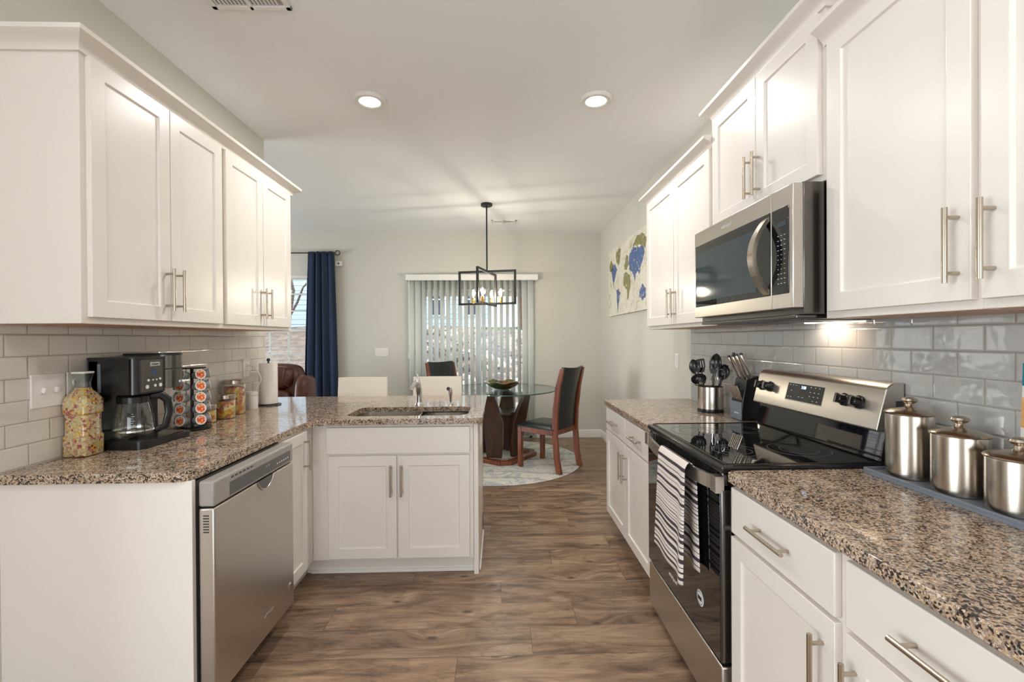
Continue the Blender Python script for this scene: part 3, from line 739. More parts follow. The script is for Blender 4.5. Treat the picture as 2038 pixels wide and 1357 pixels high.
# ------------------------------------------------------------------ counters
CT = .910
def arc(cx, cy, r, a0, a1, n=8): return [(cx+r*math.cos(a0+(a1-a0)*k/n), cy+r*math.sin(a0+(a1-a0)*k/n)) for k in range(n+1)]
EX = -1.050
outer = [(XL+.0065, 1.555)] + arc(EX-.06, 1.555+.06, .06, -PI/2, 0) + arc(EX+.10, 2.555-.10, .10, PI, PI/2, 8) + \
    arc(-.10-.02, 2.555+.02, .02, -PI/2, 0, 4) + arc(-.10-.03, 3.60-.03, .03, 0, PI/2, 4) + [(-1.76, 3.60), (-1.76, 3.325), (XL+.0065, 3.325)]
hole = rrect(-.905, 2.655, -.19, 3.00, .07, 6)
single('countertop', 'speckled brown granite counter of the left run and sink peninsula', 'countertop', MB().prism(outer, BH, CT, holes=[hole]), 'granite', bevel=.005, seg=3)
single('countertop', 'speckled granite counter strip past the range, against the right wall', 'countertop', MB().prism([(XR-.0065, 2.262), (XR-.0065, 3.275), (.775, 3.275)] + [(.752, 3.255), (.752, 2.262)], BH, CT), 'granite', bevel=.005, seg=3)
single('countertop', 'speckled granite counter in the right foreground under the canisters', 'countertop', MB().prism([(.752, -.3), (XR-.0065, -.3), (XR-.0065, 1.496), (.770, 1.496), (.752, 1.478)], BH, CT), 'granite', bevel=.005, seg=3)

# sink
sk = thing('kitchen_sink', 'stainless steel double-bowl undermount sink in the peninsula counter', 'sink', (-.55, 2.83, .70))
def bowl(x0, x1, y0, y1, z1=.878, dep=.19):
    mb = MB(); A = rrect(x0, y0, x1, y1, .065, 6); n = len(A)
    cx, cy = (x0+x1)/2, (y0+y1)/2
    rings = []
    for s, z in ((1.03, z1), (1.0, z1), (.985, z1-.06), (.95, z1-dep+.03), (.90, z1-dep+.008), (.5, z1-dep), (.12, z1-dep-.004)):
        rings.append([(cx+(x-cx)*s, cy+(y-cy)*s, z) for x, y in A])
    vs = [p for r in rings for p in r]; fs = []
    for i in range(len(rings)-1):
        for k in range(n): fs.append((i*n+k, i*n+(k+1) % n, (i+1)*n+(k+1) % n, (i+1)*n+k))
    fs.append(tuple((len(rings)-1)*n+k for k in range(n)))
    return mb.add(vs, fs)
obj('basin', bowl(-.90, -.505, 2.66, 3.0), 'sink', sk, world=True, solid=.002)
obj('basin', bowl(-.48, -.195, 2.66, 3.0, .870, .16), 'sink', sk, world=True, solid=.002)
for x in (-.70, -.337): obj('drain', MB().lathe([(0, .0), (.03, .0), (.04, .004), (.043, .0)], (x, 2.83, .690 if x < -.5 else .712), 20), 'chrome', sk, world=True)

fa = thing('faucet', 'chrome single-lever kitchen faucet behind the sink', 'faucet', (-.548, 3.085, CT))
obj('base', MB().lathe([(0, 0), (.03, 0), (.03, .006), (.022, .02), (.019, .03), (0, .03)], (0, 0, 0), 24), 'chrome', fa)
obj('spout', MB().tube([(0, 0, .02), (0, 0, .07), (-.002, -.004, .115), (-.006, -.02, .145), (-.012, -.055, .155), (-.020, -.10, .145), (-.024, -.125, .125)], [.022, .02, .021, .020, .017, .015, .014], 16), 'chrome', fa)
obj('lever', MB().tube([(.002, .002, .13), (-.004, .012, .165), (-.012, .02, .195), (-.016, .022, .205)], [.013, .009, .007, .009], 12), 'chrome', fa)
sp_ = thing('side_sprayer', 'short chrome side sprayer standing right of the faucet', 'sprayer', (-.335, 3.085, CT))
obj('base', MB().lathe([(0, 0), (.022, 0), (.022, .005), (.014, .016), (0, .016)], (0, 0, 0), 20), 'chrome', sp_)
obj('spray_head', MB().tube([(0, 0, .01), (0, 0, .05), (.001, 0, .085), (-.002, -.012, .108), (-.012, -.035, .112)], [.010, .011, .014, .015, .013], 14), 'chrome', sp_)

# ------------------------------------------------------------------ dishwasher
DY0, DY1, DF = 1.592, 2.195, -.990
DY0, DY1 = 1.592, 2.190
dw = thing('dishwasher', 'stainless steel dishwasher under the left counter', 'dishwasher', (-1.3, 1.89, 0))
obj('tub', MB().box((-1.62, DY0+.004, .12), (-1.055, DY1-.004, .868)), 'grey', dw, world=True)
dr = obj('door', MB().box((-1.045, DY0, .105), (DF, DY1, .775)), 'steel', dw, world=True, bevel=.006, seg=3)
cp = obj('control_panel', MB().box((-1.045, DY0, .779), (DF, DY1, .868)), 'grey', dw, world=True, bevel=.008, seg=3)
cp.data.materials[0] = plain('grey_control_band', srgb(158, 152, 146), .35)
obj('display_strip', MB().box((DF-.002, DY0+.09, .790), (DF+.0012, DY1-.03, .838)), 'grey', cp, world=True, bevel=.001)
vt = MB()
for k in range(6): vt.box((DF-.002, DY0+.10+k*.026, .850), (DF+.0006, DY0+.116+k*.026, .855))
obj('vent', vt, 'blacktxt', cp, world=True)
for k in range(6): obj('button', MB().box((DF+.0012, DY1-.16+k*.02, .806), (DF+.0016, DY1-.150+k*.02, .812)), 'marks', cp, world=True)
for k in range(2): obj('button', MB().box((DF+.0012, DY1-.25+k*.02, .820), (DF+.0016, DY1-.244+k*.02, .824)), 'marks', cp, world=True)
hp = [(DY0+.28+.13*k/12, .775 - .045*math.sin(PI*k/12)**.6) for k in range(13)]
obj('pocket_handle', MB().prism(hp, DF-.03, DF+.0006, plane='yz'), 'grey', dr, world=True)
obj('handle_lip', MB().tube([(DF+.001, y, z) for y, z in hp], .0035, 8), 'steel', dr, world=True)
lv = MB()
for k in range(7): lv.box((-1.028, DY0-.0006, .690+k*.0095), (-1.008, DY0+.001, .6942+k*.0095))
obj('side_louvre', lv, 'blacktxt', dr, world=True)
obj('kick_plate', MB().box((-1.10, DY0+.01, 0), (-1.09, DY1-.01, .105)), 'black', dw, world=True)
obj('badge', MB().lathe([(0, .001), (.013, .001), (.015, 0), (.016, -.001)], (DF+.001, DY1-.045, .205), 24, axis='x'), 'chrome', dr, world=True)
text('lettering', 'whirlpool', .020, 'chrome', dr, (DF+.001, DY1-.235, .195), (PI/2, 0, PI/2))

# ------------------------------------------------------------------ range
RY0, RY1, RF = 1.504, 2.254, .745
rg = thing('range', 'stainless steel electric range with a black glass cooktop and oven door', 'range', (1.05, 1.88, 0))
obj('body', MB().box((.785, RY0, .03), (1.375, RY1, .895)), 'bplastic', rg, world=True, bevel=.002)
ct = obj('cooktop', MB().box((RF-.003, RY0-.004, .897), (1.30, RY1+.004, .922)), 'bplastic', rg, world=True, bevel=.006, seg=3)
obj('glass_top', MB().box((RF+.03, RY0+.02, .921), (1.275, RY1-.02, .9245)), 'bglass', ct, world=True, smooth=False)
bt = MB()
t_ = [(RF+.02, RY0+.008), (1.285, RY0+.008), (1.285, RY1-.008), (RF+.02, RY1-.008), (RF+.02, RY0+.008)]
bt.tube([(x, y, .925) for x, y in t_], .0022, 6)
obj('rim', bt, 'bdark', ct, world=True)
for cx, cy, r in ((.90, 1.70, .085), (.90, 2.07, .105), (1.14, 1.70, .105), (1.14, 2.07, .08)):
    rr_ = MB()
    for q in (r, r*.62): rr_.lathe([(q, 0), (q+.0022, 0), (q+.0022, .0003), (q, .0003)], (cx, cy, .9246), 48)
    obj('burner_ring', rr_, 'grey', ct, world=True)
vs_ = MB().box((RF+.012, RY0+.02, .845), (RF+.04, RY1-.02, .893))
vtr = obj('vent_trim', vs_, 'bdark', rg, world=True, bevel=.003)
gv = MB()
for k in range(60): gv.box((RF+.0105, RY0+.06+k*.0105, .852), (RF+.0125, RY0+.064+k*.0105, .885))
obj('vent_slots', gv, 'blacktxt', vtr, world=True)
dmb = MB().box((RF, RY0+.003, .250), (.783, RY1-.003, .838))
od = obj('oven_door', dmb, 'bdark', rg, world=True, bevel=.004)
obj('door_glass', MB().box((RF-.004, RY0+.006, .256), (RF+.002, RY1-.006, .832)), 'bglass', od, world=True, bevel=.002)
hb = MB(); N = 20; pts = []
for k in range(N+1):
    u = k/N; y = RY0+.03 + u*(RY1-RY0-.06); pts.append((RF-.012-.045*math.sin(PI*u)**.75, y))
for (xa, ya), (xb, yb) in zip(pts, pts[1:]):
    hb.add([(xa, ya, .832), (xb, yb, .832), (xb, yb, .880), (xa, ya, .880), (xa+.012, ya, .832), (xb+.012, yb, .832), (xb+.012, yb, .880), (xa+.012, ya, .880)],
           [(0, 1, 2, 3), (7, 6, 5, 4), (3, 2, 6, 7), (1, 0, 4, 5)])
for yy in (RY0+.004, RY1-.044): hb.box((RF-.020, yy, .828), (RF+.010, yy+.040, .884))
obj('handle', hb, 'steel', od, world=True, ang=30)
obj('storage_drawer', MB().box((RF, RY0+.003, .035), (.783, RY1-.003, .238)), 'steel', rg, world=True, bevel=.005)
bd = obj('badge', MB().lathe([(0, .0012), (.027, .0012), (.029, 0), (.029, -.001)], (RF-.004, 1.665, .385), 32, axis='-x'), 'marks', od, world=True)
obj('badge_ring', MB().lathe([(.0225, .0016), (.0245, .0016), (.0245, .001), (.0225, .001)], (RF-.004, 1.665, .385), 32, axis='-x').box((RF-.0058, 1.650, .378), (RF-.005, 1.680, .392)), 'blacktxt', bd, world=True)
text('lettering', 'whirlpool', .024, 'marks', od, (RF-.0045, 1.93, .318), (PI/2, 0, -PI/2))
# backguard
bgp = [(1.300, .925), (1.300, 1.018), (1.283, 1.030), (1.278, 1.036), (1.312, 1.172), (1.322, 1.186), (1.338, 1.194), (1.375, 1.194), (1.375, .925)]
def prism_xz(poly, y0, y1): return MB().prism(poly, y0, y1, plane='xz')
bgd = obj('backguard', prism_xz(bgp[2:7] + [(1.376, 1.194), (1.376, 1.030)], RY0, RY1), 'steel', rg, world=True, bevel=.003)
obj('lower_panel', prism_xz([(1.296, .915), (1.312, 1.029), (1.375, 1.029), (1.375, .915)], RY0+.004, RY1-.004), 'bglass', bgd, world=True)
obj('end_slot', MB().box((1.345, RY0-.002, 1.075), (1.372, RY0+.001, 1.135)), 'blacktxt', bgd, world=True, bevel=.001)
nrm = Vector((-.136, 0, .034)).normalized()      # outward from the sloping face
def face_pt(z, off=0):
    t = (z-1.036)/(1.172-1.036); return Vector((1.278 + t*.034, 0, z)) + nrm*off
def slab_on_face(mb, y0, y1, z0, z1, off0, off1):
    a, b, c, d = face_pt(z0, off0), face_pt(z1, off0), face_pt(z1, off1), face_pt(z0, off1)
    vs = [(q.x, y, q.z) for y in (y0, y1) for q in (a, b, c, d)]
    return mb.add(vs, [(0, 1, 2, 3), (7, 6, 5, 4), (0, 4, 5, 1), (1, 5, 6, 2), (2, 6, 7, 3), (3, 7, 4, 0)])
pn = obj('control_display', slab_on_face(MB(), 1.785, 2.010, 1.078, 1.150, -.001, .002), 'bglass', bgd, world=True)
obj('display_border', slab_on_face(MB(), 1.781, 2.014, 1.074, 1.154, -.001, .001), 'chrome', bgd, world=True)
sl_ang = math.atan2(.034, .136)
def face_text(name, body, size, mat, y, z, par, off=.0024):
    p = face_pt(z, off); return text(name, body, size, mat, par, (p.x, y, p.z), (PI/2 - sl_ang, 0, -PI/2))
face_text('clock_digits', '2:20', .017, 'digits', 1.905, 1.136, pn)
dm = MB()
for yy, zz in [(1.995, 1.142), (1.975, 1.142), (1.955, 1.142), (1.98, 1.118), (1.995, 1.09), (1.975, 1.09), (1.925, 1.095), (1.900, 1.095), (1.86, 1.142), (1.835, 1.142), (1.81, 1.142), (1.86, 1.122), (1.835, 1.122), (1.81, 1.122), (1.86, 1.105), (1.835, 1.105), (1.81, 1.105), (1.835, 1.088), (1.81, 1.088)]:
    slab_on_face(dm, yy-.0035, yy+.0035, zz-.0009, zz+.0009, .001, .0025)
obj('key_marks', dm, 'marks', pn, world=True)
for yy in (2.205, 2.140, 1.672, 1.602):
    p = face_pt(1.118); ax = nrm
    kb = MB().tube([p, p+ax*.006, p+ax*.008, p+ax*.030, p+ax*.032], [.024, .024, .019, .017, .015], 24)
    kb.v = [(x, y+yy, z) for x, y, z in kb.v]
    k = obj('knob', kb, 'bplastic', bgd, world=True)
    gp = MB(); slab_on_face(gp, yy-.0045, yy+.0045, 1.1005, 1.1355, .030, .040)
    obj('knob_grip', gp, 'bdark', k, world=True, bevel=.001)

# ------------------------------------------------------------------ microwave
MY0, MY1, MF, MZ0, MZ1 = 1.480, 2.235, .975, 1.452, 1.868
mw = thing('microwave', 'stainless steel over-the-range microwave with a curved handle', 'microwave', (1.2, 1.86, 1.42))
obj('body', MB().box((1.012, MY0, 1.43), (XR-.002, MY1, MZ1+.004)), 'bdark', mw, world=True, bevel=.002)
md = obj('door', MB().box((MF, 1.600, MZ0), (1.012, MY1, MZ1)), 'steel', mw, world=True, bevel=.003)
mc = obj('control_panel', MB().box((MF, MY0, MZ0), (1.012, 1.597, MZ1)), 'steel', mw, world=True, bevel=.003)
obj('window', MB().box((MF-.002, 1.603, 1.503), (MF+.002, 2.220, 1.800)), 'bglass', md, world=True)
scn = plain('window_screen', srgb(58, 70, 76), .06, nstr=0)
obj('window_mesh', MB().box((MF-.003, 1.69, 1.528), (MF-.001, 2.208, 1.762)), scn, md, world=True)
obj('key_panel', MB().box((MF-.002, 1.500, 1.503), (MF+.002, 1.594, 1.800)), 'bglass', mc, world=True, bevel=.001)
obj('lcd', MB().box((MF-.003, 1.512, 1.735), (MF-.001, 1.562, 1.752)), scn, mc, world=True)
kk = MB()
for r in range(11):
    z = 1.705 - r*.0165
    for c in range(3):
        yy = 1.520 + c*.018
        w = .0018 if r in (4, 5, 6, 7) else .0034
        kk.box((MF-.0028, yy-w, z-.0009), (MF-.0019, yy+w, z+.0009))
obj('key_marks', kk, 'marks', mc, world=True)
hb = MB(); N = 24; P0 = []
for k in range(N+1):
    u = k/N; z = 1.508 + u*.278; P0.append((MF-.004-.062*math.sin(PI*u)**.8, z))
for (xa, za), (xb, zb) in zip(P0, P0[1:]):
    y0, y1 = 1.606, 1.640
    hb.add([(xa, y0, za), (xb, y0, zb), (xb, y1, zb), (xa, y1, za), (xa+.016, y0, za), (xb+.016, y0, zb), (xb+.016, y1, zb), (xa+.016, y1, za)],
           [(0, 1, 2, 3), (7, 6, 5, 4), (0, 4, 5, 1), (3, 2, 6, 7)])
obj('handle', hb, 'steelz', md, world=True, ang=30)
text('lettering', 'whirlpool', .022, 'marks', md, (MF-.0006, 1.92, 1.834), (PI/2, 0, -PI/2))
ub = obj('underside', MB().box((1.0, MY0+.02, 1.417), (XR-.01, MY1-.02, 1.431)), 'bdark', mw, world=True, bevel=.003)
obj('grease_filter', MB().box((1.06, 1.90, 1.413), (1.30, 2.18, 1.418)).box((1.06, 1.55, 1.413), (1.30, 1.83, 1.418)), 'grey', ub, world=True)
obj('lamp_cover', MB().box((1.315, 1.76, 1.412), (1.36, 1.92, 1.418)), 'lens', ub, world=True)
area('microwave_lamp', (1.315, 1.80, 1.409), (0, 0, 0), .05, .22, .30, (1, .72, .46))

# ------------------------------------------------------------------ towel on the oven handle
tw = thing('dish_towel', 'black and white striped dish towel hanging over the oven handle', 'towel', (.68, 1.79, .40))
XH = RF-.012-.044
def towel(u, v):
    # v 0..1 front hem -> over bar -> back hem ; u along the bar
    L = [(0.0, XH-.020, .472), (.50, XH-.010, .875), (.535, XH+.000, .893), (.565, XH+.014, .893), (.60, XH+.032, .87), (1.0, XH+.034, .50)]
    for (a, xa, za), (b, xb, zb) in zip(L, L[1:]):
        if v <= b: t = (v-a)/(b-a); x = xa+(xb-xa)*t; z = za+(zb-za)*t; break
    else: x, z = L[-1][1:]
    low = (1-v/.5) if v < .5 else max(0, (v-.6)/.4)
    y = 1.785 + (u-.5)*(.275 + .045*low)
    fold = .5-.5*math.cos(2*PI*(.9*u + 1.4*(1-u)**3)*1.2 + .4)
    if v < .5: x += -(.003+.013*low)*fold; z += -.010*low*fold - .012*low*(1-u)
    elif v > .6: x += -.006*math.sin(u*15)*low
    return (x, y, z)
obj('cloth', MB().grid(towel, 48, 70), 'towel', tw, world=True, solid=.003)

# ------------------------------------------------------------------ small things, right counter
tr = thing('canister_tray', 'slate grey rectangular tray under the steel canisters', 'tray', (1.285, 1.2, CT))
A, B_ = rrect(1.190, .93, 1.352, 1.457, .008, 3), rrect(1.197, .937, 1.345, 1.450, .006, 3)
obj('base', MB().prism(A, CT, CT+.010), 'bluegrey', tr, world=True, bevel=.001)
obj('rim', MB().prism(A, CT+.010, CT+.018, holes=[B_]), 'bluegrey', tr, world=True, bevel=.001)
def canister(label, x, y, r, h):
    c = thing('canister', label, 'canister', (x, y, CT+.0106), 0, None)
    obj('body', MB().lathe([(0, 0), (r-.002, 0), (r, .002), (r, h-.004), (r-.001, h), (r-.004, h), (r-.004, h-.01), (0, h-.01)], n=48), 'steelz', c)
    ld = obj('lid', MB().lathe([(0, h), (r+.003, h), (r+.004, h+.003), (r+.002, h+.006), (r*.75, h+.013), (r*.35, h+.019), (0, h+.021)], n=48), 'nickel', c)
    obj('knob', MB().lathe([(.019, h+.017), (.013, h+.022), (.010, h+.032), (.016, h+.036), (.021, h+.042), (.019, h+.048), (.010, h+.052), (0, h+.053)], n=28), 'nickel', ld)
canister('tallest of the three stainless steel canisters, closest to the range', 1.274, 1.375, .0600, .193)
canister('middle-height stainless steel canister in the centre of the grey tray', 1.276, 1.223, .0615, .160)
canister('shortest of the three stainless steel canisters, at the right edge of the photo', 1.276, 1.077, .0625, .132)
bo = thing('decorative_board', 'teal, white and light wood patterned board leaning on the right backsplash', 'board', (1.36, 1.02, CT))
Lx = lambda z: 1.368 + (z-CT)*.04
def bslab(poly, off=0, th=.012):
    mb = MB(); n = len(poly)
    vs = [(Lx(z)-off, y, z) for y, z in poly] + [(Lx(z)-off-th, y, z) for y, z in poly]
    fs = [tuple(range(n-1, -1, -1)), tuple(range(n, 2*n))] + [(i, (i+1) % n, n+(i+1) % n, n+i) for i in range(n)]
    return mb.add(vs, fs)
y1 = 1.150; y0 = .90
obj('panel', bslab([(y0, CT), (y1, CT), (y1, 1.285), (y0, 1.285)]), 'plastic', bo, world=True, smooth=False)
obj('teal_print', bslab([(y0, 1.12), (y1, 1.225), (y1, 1.284), (y0, 1.284)], .0122, .0006), 'teal', bo, world=True, smooth=False)
obj('wood_print', bslab([(y0, 1.03), (y0, 1.09), (y1, 1.195), (y1, 1.115), (y0+.12, 1.11)], .0122, .0006), 'bamboo', bo, world=True, smooth=False)
obj('black_print', bslab([(y0, .95), (y1-.02, 1.055), (y0+.06, 1.10)], .0122, .0006), 'blacktxt', bo, world=True, smooth=False)

uh = thing('utensil_holder', 'round stainless steel utensil holder with black base by the right backsplash', 'utensil holder', (1.270, 2.700, CT))
R_, HH = .073, .150
obj('cup', MB().lathe([(0, .018), (R_, .018), (R_, HH), (R_-.003, HH), (R_-.003, .022), (0, .022)], n=40), 'steelz', uh)
obj('base', MB().lathe([(0, 0), (R_+.002, 0), (R_+.003, .003), (R_+.001, .020), (0, .020)], n=40), 'bplastic', uh)
def utensil(kind, label, dx, dy, tx, ty, L, group='black kitchen utensils in the steel holder'):
    """standing in the holder: foot at (dx,dy), leaning towards (tx,ty)"""
    a = Vector((1.270+dx, 2.700+dy, CT+.03)); d = Vector((tx, ty, 1)).normalized(); b = a + d*L
    t = thing(kind, label, 'utensil', tuple(a), 0, group)
    obj('handle', MB().tube([a, a+d*L*.5, b], [.007, .006, .0045], 10, flat=(1, .7)), 'bplastic', t, world=True)
    sd = Vector((.75, -.66, 0)); sd = (sd - d*sd.dot(d)).normalized(); fr = d.cross(sd)
    if kind in ('serving_spoon', 'slotted_spoon', 'slotted_turner'):
        w, l = (.034, .100) if kind != 'slotted_turner' else (.026, .085)
        hd = MB()
        if kind == 'slotted_turner':
            poly = [(-w*.6, 0), (w*.6, 0), (w, l*.4), (w, l*.9), (w*.8, l), (-w*.8, l), (-w, l*.9), (-w, l*.4)]
            hl = [[(x-.003, l*.35), (x+.003, l*.35), (x+.003, l*.85), (x-.003, l*.85)] for x in (-.014, 0, .014)]
            hd.prism(poly, -.0015, .0015, holes=hl)
            hd.v = [tuple(b + sd*x + d*(y-.005) + fr*z) for x, y, z in hd.v]
        else:
            hd.grid(lambda u, v: b + sd*(w*math.sin(PI*min(1, v*1.0))**.6*(u-.5)*2*(.999)) + d*(l*v-.005) + fr*(.012*(1-(2*u-1)**2)*math.sin(PI*v)), 10, 14)
        obj('head', hd, 'bplastic', t, world=True, solid=.002 if kind != 'slotted_turner' else 0)
    elif kind == 'ladle':
        hd = MB().lathe([(0, -.040), (.022, -.034), (.038, -.016), (.044, .004), (.042, .004), (.035, -.013), (.02, -.030), (0, -.035)], n=28)
        E_ = Euler((.55, -.55, 0)).to_matrix(); hd.v = [tuple(b + Vector((-.030, -.012, .012)) + E_ @ Vector(p)) for p in hd.v]
        obj('head', hd, 'bplastic', t, world=True)
    elif kind == 'whisk':
        hd = MB()
        for k in range(5):
            an = PI*k/5; w_ = sd*math.cos(an)+fr*math.sin(an)
            hd.tube([b + d*(.085*(1-math.cos(PI*q/12))/2*1.0 if q <= 12 else 0) + w_*(.024*math.sin(PI*q/12)) for q in range(13)], .0011, 5)
        obj('wires', hd, 'chrome', t, world=True)
    elif kind == 'pasta_fork':
        hd = MB().grid(lambda u, v: b + sd*(.026*(u-.5)*2*math.sin(PI*(.15+.7*v))) + d*(.07*v) + fr*(.014*(1-(2*u-1)**2)), 8, 8)
        for k in range(5): hd.tube([b+sd*(.012*(k-2))+d*.06, b+sd*(.012*(k-2))+d*.078-fr*.010], .003, 6)
        obj('head', hd, 'bplastic', t, world=True, solid=.002)
    elif kind == 'tongs':
        hd = MB()
        for s in (-1, 1): hd.tube([b - d*.02 + sd*s*.004, b+d*.03+sd*s*.010, b+d*.05+sd*s*.006], [.004, .004, .003], 8)
        obj('arms', hd, 'chrome', t, world=True)
utensil('serving_spoon', 'black serving spoon in the steel holder, leaning furthest left', -.02, .02, -.16, .30, .20, None)
utensil('slotted_turner', 'narrow slotted black turner in the steel holder, between the two round spoons', -.01, .03, -.03, .25, .21, None)
utensil('serving_spoon', 'tallest black spoon, upright in the middle of the steel holder', .01, -.01, .05, -.05, .225, None)
utensil('ladle', 'black ladle hooked over the left side of the steel utensil holder', -.02, -.02, -.30, -.16, .165, None)
utensil('pasta_fork', 'black pronged pasta fork in the steel holder, right of the tallest spoon', .02, -.01, .13, -.20, .185, None)
utensil('slotted_turner', 'wide slotted black turner at the back of the steel holder', .02, .02, .10, .12, .20, None)
utensil('serving_spoon', 'short black spoon beside the knives in the steel utensil holder', .03, .0, .20, -.10, .165, None)
utensil('whisk', 'wire whisk in the steel utensil holder beside the knife block', .03, 0, .03, -.28, .15, None)
utensil('tongs', 'metal tongs standing in the steel utensil holder', 0, -.03, -.05, -.16, .14, None)
kb = thing('knife_block', 'black knife block with a slate front beside the range', 'knife block', (1.33, 2.45, CT))
KY0, KY1 = 2.372, 2.488
def kprism(poly, y0, y1): return MB().prism(poly, y0, y1, plane='xz')
obj('block', kprism([(1.286, CT), (1.378, CT), (1.378, 1.140), (1.372, 1.148), (1.312, 1.128), (1.288, 1.010)], KY0, KY1), 'bplastic', kb, world=True, bevel=.003)
obj('front_panel', MB().box((1.2815, KY0+.002, CT+.002), (1.2865, KY1-.002, 1.008)), 'bluegrey', kb, world=True, bevel=.001)
obj('label_mark', MB().box((1.2808, 2.40, .945), (1.2816, 2.445, .950)), 'marks', kb, world=True)
stg = 'steak knives in a row on the front of the knife block'
st0 = None
for k in range(6):
    y = KY0+.014+k*.0175
    if st0 is None:
        st0 = thing('steak_knife', 'steel-handled steak knife in the lower front row of the knife block', 'knife', (1.297, y, 1.012), 0, stg)
        obj('handle', MB().tube([(0, 0, 0), (-.012, 0, .030), (-.028, 0, .068), (-.034, 0, .082)], [.0045, .0055, .0060, .0050], 10, flat=(1, .8)), 'steelz', st0)
        obj('bolster', MB().tube([(.001, 0, -.004), (-.002, 0, .006)], .0058, 10), 'bplastic', st0)
    else: dup(st0, (1.297, y, 1.012))
kg = 'large knives standing in the top of the knife block'
k0 = None
for i, (y, x, z, s) in enumerate([(KY0+.018, 1.350, 1.140, 1.0), (KY0+.036, 1.335, 1.135, 1.0), (KY0+.055, 1.325, 1.132, .98), (KY0+.074, 1.340, 1.137, 1.02), (KY0+.096, 1.322, 1.131, .95)]):
    if k0 is None:
        k0 = thing('kitchen_knife', 'steel-handled kitchen knife standing in the top of the knife block', 'knife', (x, y, z), 0, kg)
        obj('handle', MB().tube([(0, 0, -.004), (-.022, 0, .040), (-.045, 0, .088), (-.058, 0, .116), (-.060, 0, .126)], [.007, .0085, .0095, .011, .008], 12, flat=(1, .7)), 'steelz', k0)
        obj('butt_cap', MB().tube([(-.0585, 0, .120), (-.0615, 0, .131)], [.0095, .007], 12), 'bplastic', k0)
    else:
        q = dup(k0, (x, y, z)); q.scale = (s, 1, s)

# ------------------------------------------------------------------ small things, left counter
jr = thing('pasta_jar', 'large square glass jar of red and yellow pasta, left of the coffee maker', 'jar', (-1.634, 1.822, CT))
JX, JY = -1.634, 1.822
def jar_ring(hw, r, z, n=4): return [(JX+x, JY+y, z) for x, y in rrect(-hw, -hw*1.0, hw, hw*1.0, r, n)]
def loft(rings, cap0=True, cap1=True):
    mb = MB(); n = len(rings[0]); vs = [p for r in rings for p in r]; fs = []
    for i in range(len(rings)-1):
        for k in range(n): fs.append((i*n+k, i*n+(k+1) % n, (i+1)*n+(k+1) % n, (i+1)*n+k))
    if cap0: fs.append(tuple(range(n-1, -1, -1)))
    if cap1: fs.append(tuple((len(rings)-1)*n+k for k in range(n)))
    return mb.add(vs, fs)
prof = [(.046, .001), (.047, .006), (.047, .075), (.043, .080), (.042, .10), (.042, .14), (.043, .160), (.047, .165), (.047, .215), (.042, .228), (.026, .252), (.022, .262)]
obj('contents', loft([jar_ring(a-.002, min(.012, a*.5), CT+z+.002) for a, z in prof]), 'pasta', jr, world=True)
obj('glass_body', loft([jar_ring(a, min(.013, a*.6), CT+z) for a, z in prof] + [jar_ring(.022, .02, CT+.285)], True, False), 'glass', jr, world=True)
obj('stopper', loft([jar_ring(.019, .012, CT+.264), jar_ring(.020, .008, CT+.290), jar_ring(.025, .006, CT+.322), jar_ring(.025, .006, CT+.326)]), 'glass', jr, world=True)
obj('stopper_rim', loft([jar_ring(.0255, .006, CT+.320), jar_ring(.0255, .006, CT+.327)]), 'plastic', jr, world=True)

cm = thing('coffee_maker', 'black dual coffee maker with glass carafe on the left counter', 'coffee maker', (-1.57, 2.03, CT))
CY0, CY1, CF = 1.885, 2.045, -1.478
TOPZ = 1.288
obj('base', MB().prism([(-1.672, CY0), (-1.50, CY0)] + arc(-1.49, CY0+.035, .035, -PI/2, 0, 6) + [(-1.455, CY1-.01), (-1.455, CY1), (-1.672, CY1)], CT, CT+.034)
    .prism([(-1.66, CY1+.001), (-1.462, CY1+.001)] + arc(-1.475, 2.145, .030, 0, PI/2, 6) + [(-1.66, 2.175)], CT, CT+.026), 'bplastic', cm, world=True, bevel=.003)
obj('rear_tank', MB().box((-1.672, CY0, CT+.03), (-1.626, CY1, TOPZ-.01)), 'bplastic', cm, world=True, bevel=.006)
obj('carafe_head', MB().prism([(-1.672, CY0), (-1.512, CY0)] + arc(CF-.034, CY0+.034, .034, -PI/2, 0, 8) + [(CF, CY1-.004), (-1.672, CY1-.004)], 1.135, TOPZ-.004), 'bplastic', cm, world=True, bevel=.005)
fp = obj('front_plate', MB().prism(arc(CF-.034, CY0+.034, .0355, -.5, 0, 8) + [(CF+.0015, CY1-.018), (CF-.004, CY1-.018), (CF-.02, CY0+.02)], 1.142, TOPZ-.012), 'bdark', cm, world=True)
obj('water_gauge', MB().box((-1.632, CY0-.003, 1.145), (-1.620, CY0+.002, 1.262)), 'bluegrey', cm, world=True, bevel=.001)
obj('lid', MB().prism([(-1.674, CY0-.001), (-1.513, CY0-.001)] + arc(CF-.034, CY0+.034, .036, -PI/2, 0, 8) + [(CF+.001, CY1-.002), (-1.674, CY1-.002)], TOPZ-.008, TOPZ), 'black', cm, world=True, bevel=.002)
obj('name_plate', MB().box((CF+.001, 1.955, 1.248), (CF+.003, 2.010, 1.266)), 'chrome', fp, world=True, bevel=.001)
text('lettering', 'Cuisinart', .0105, 'blacktxt', fp, (CF+.0034, 1.9825, 1.2568), (PI/2, 0, PI/2))
obj('lcd', MB().box((CF+.001, 1.965, 1.212), (CF+.0025, 1.995, 1.235)), 'lcd', fp, world=True)
bm_ = MB()
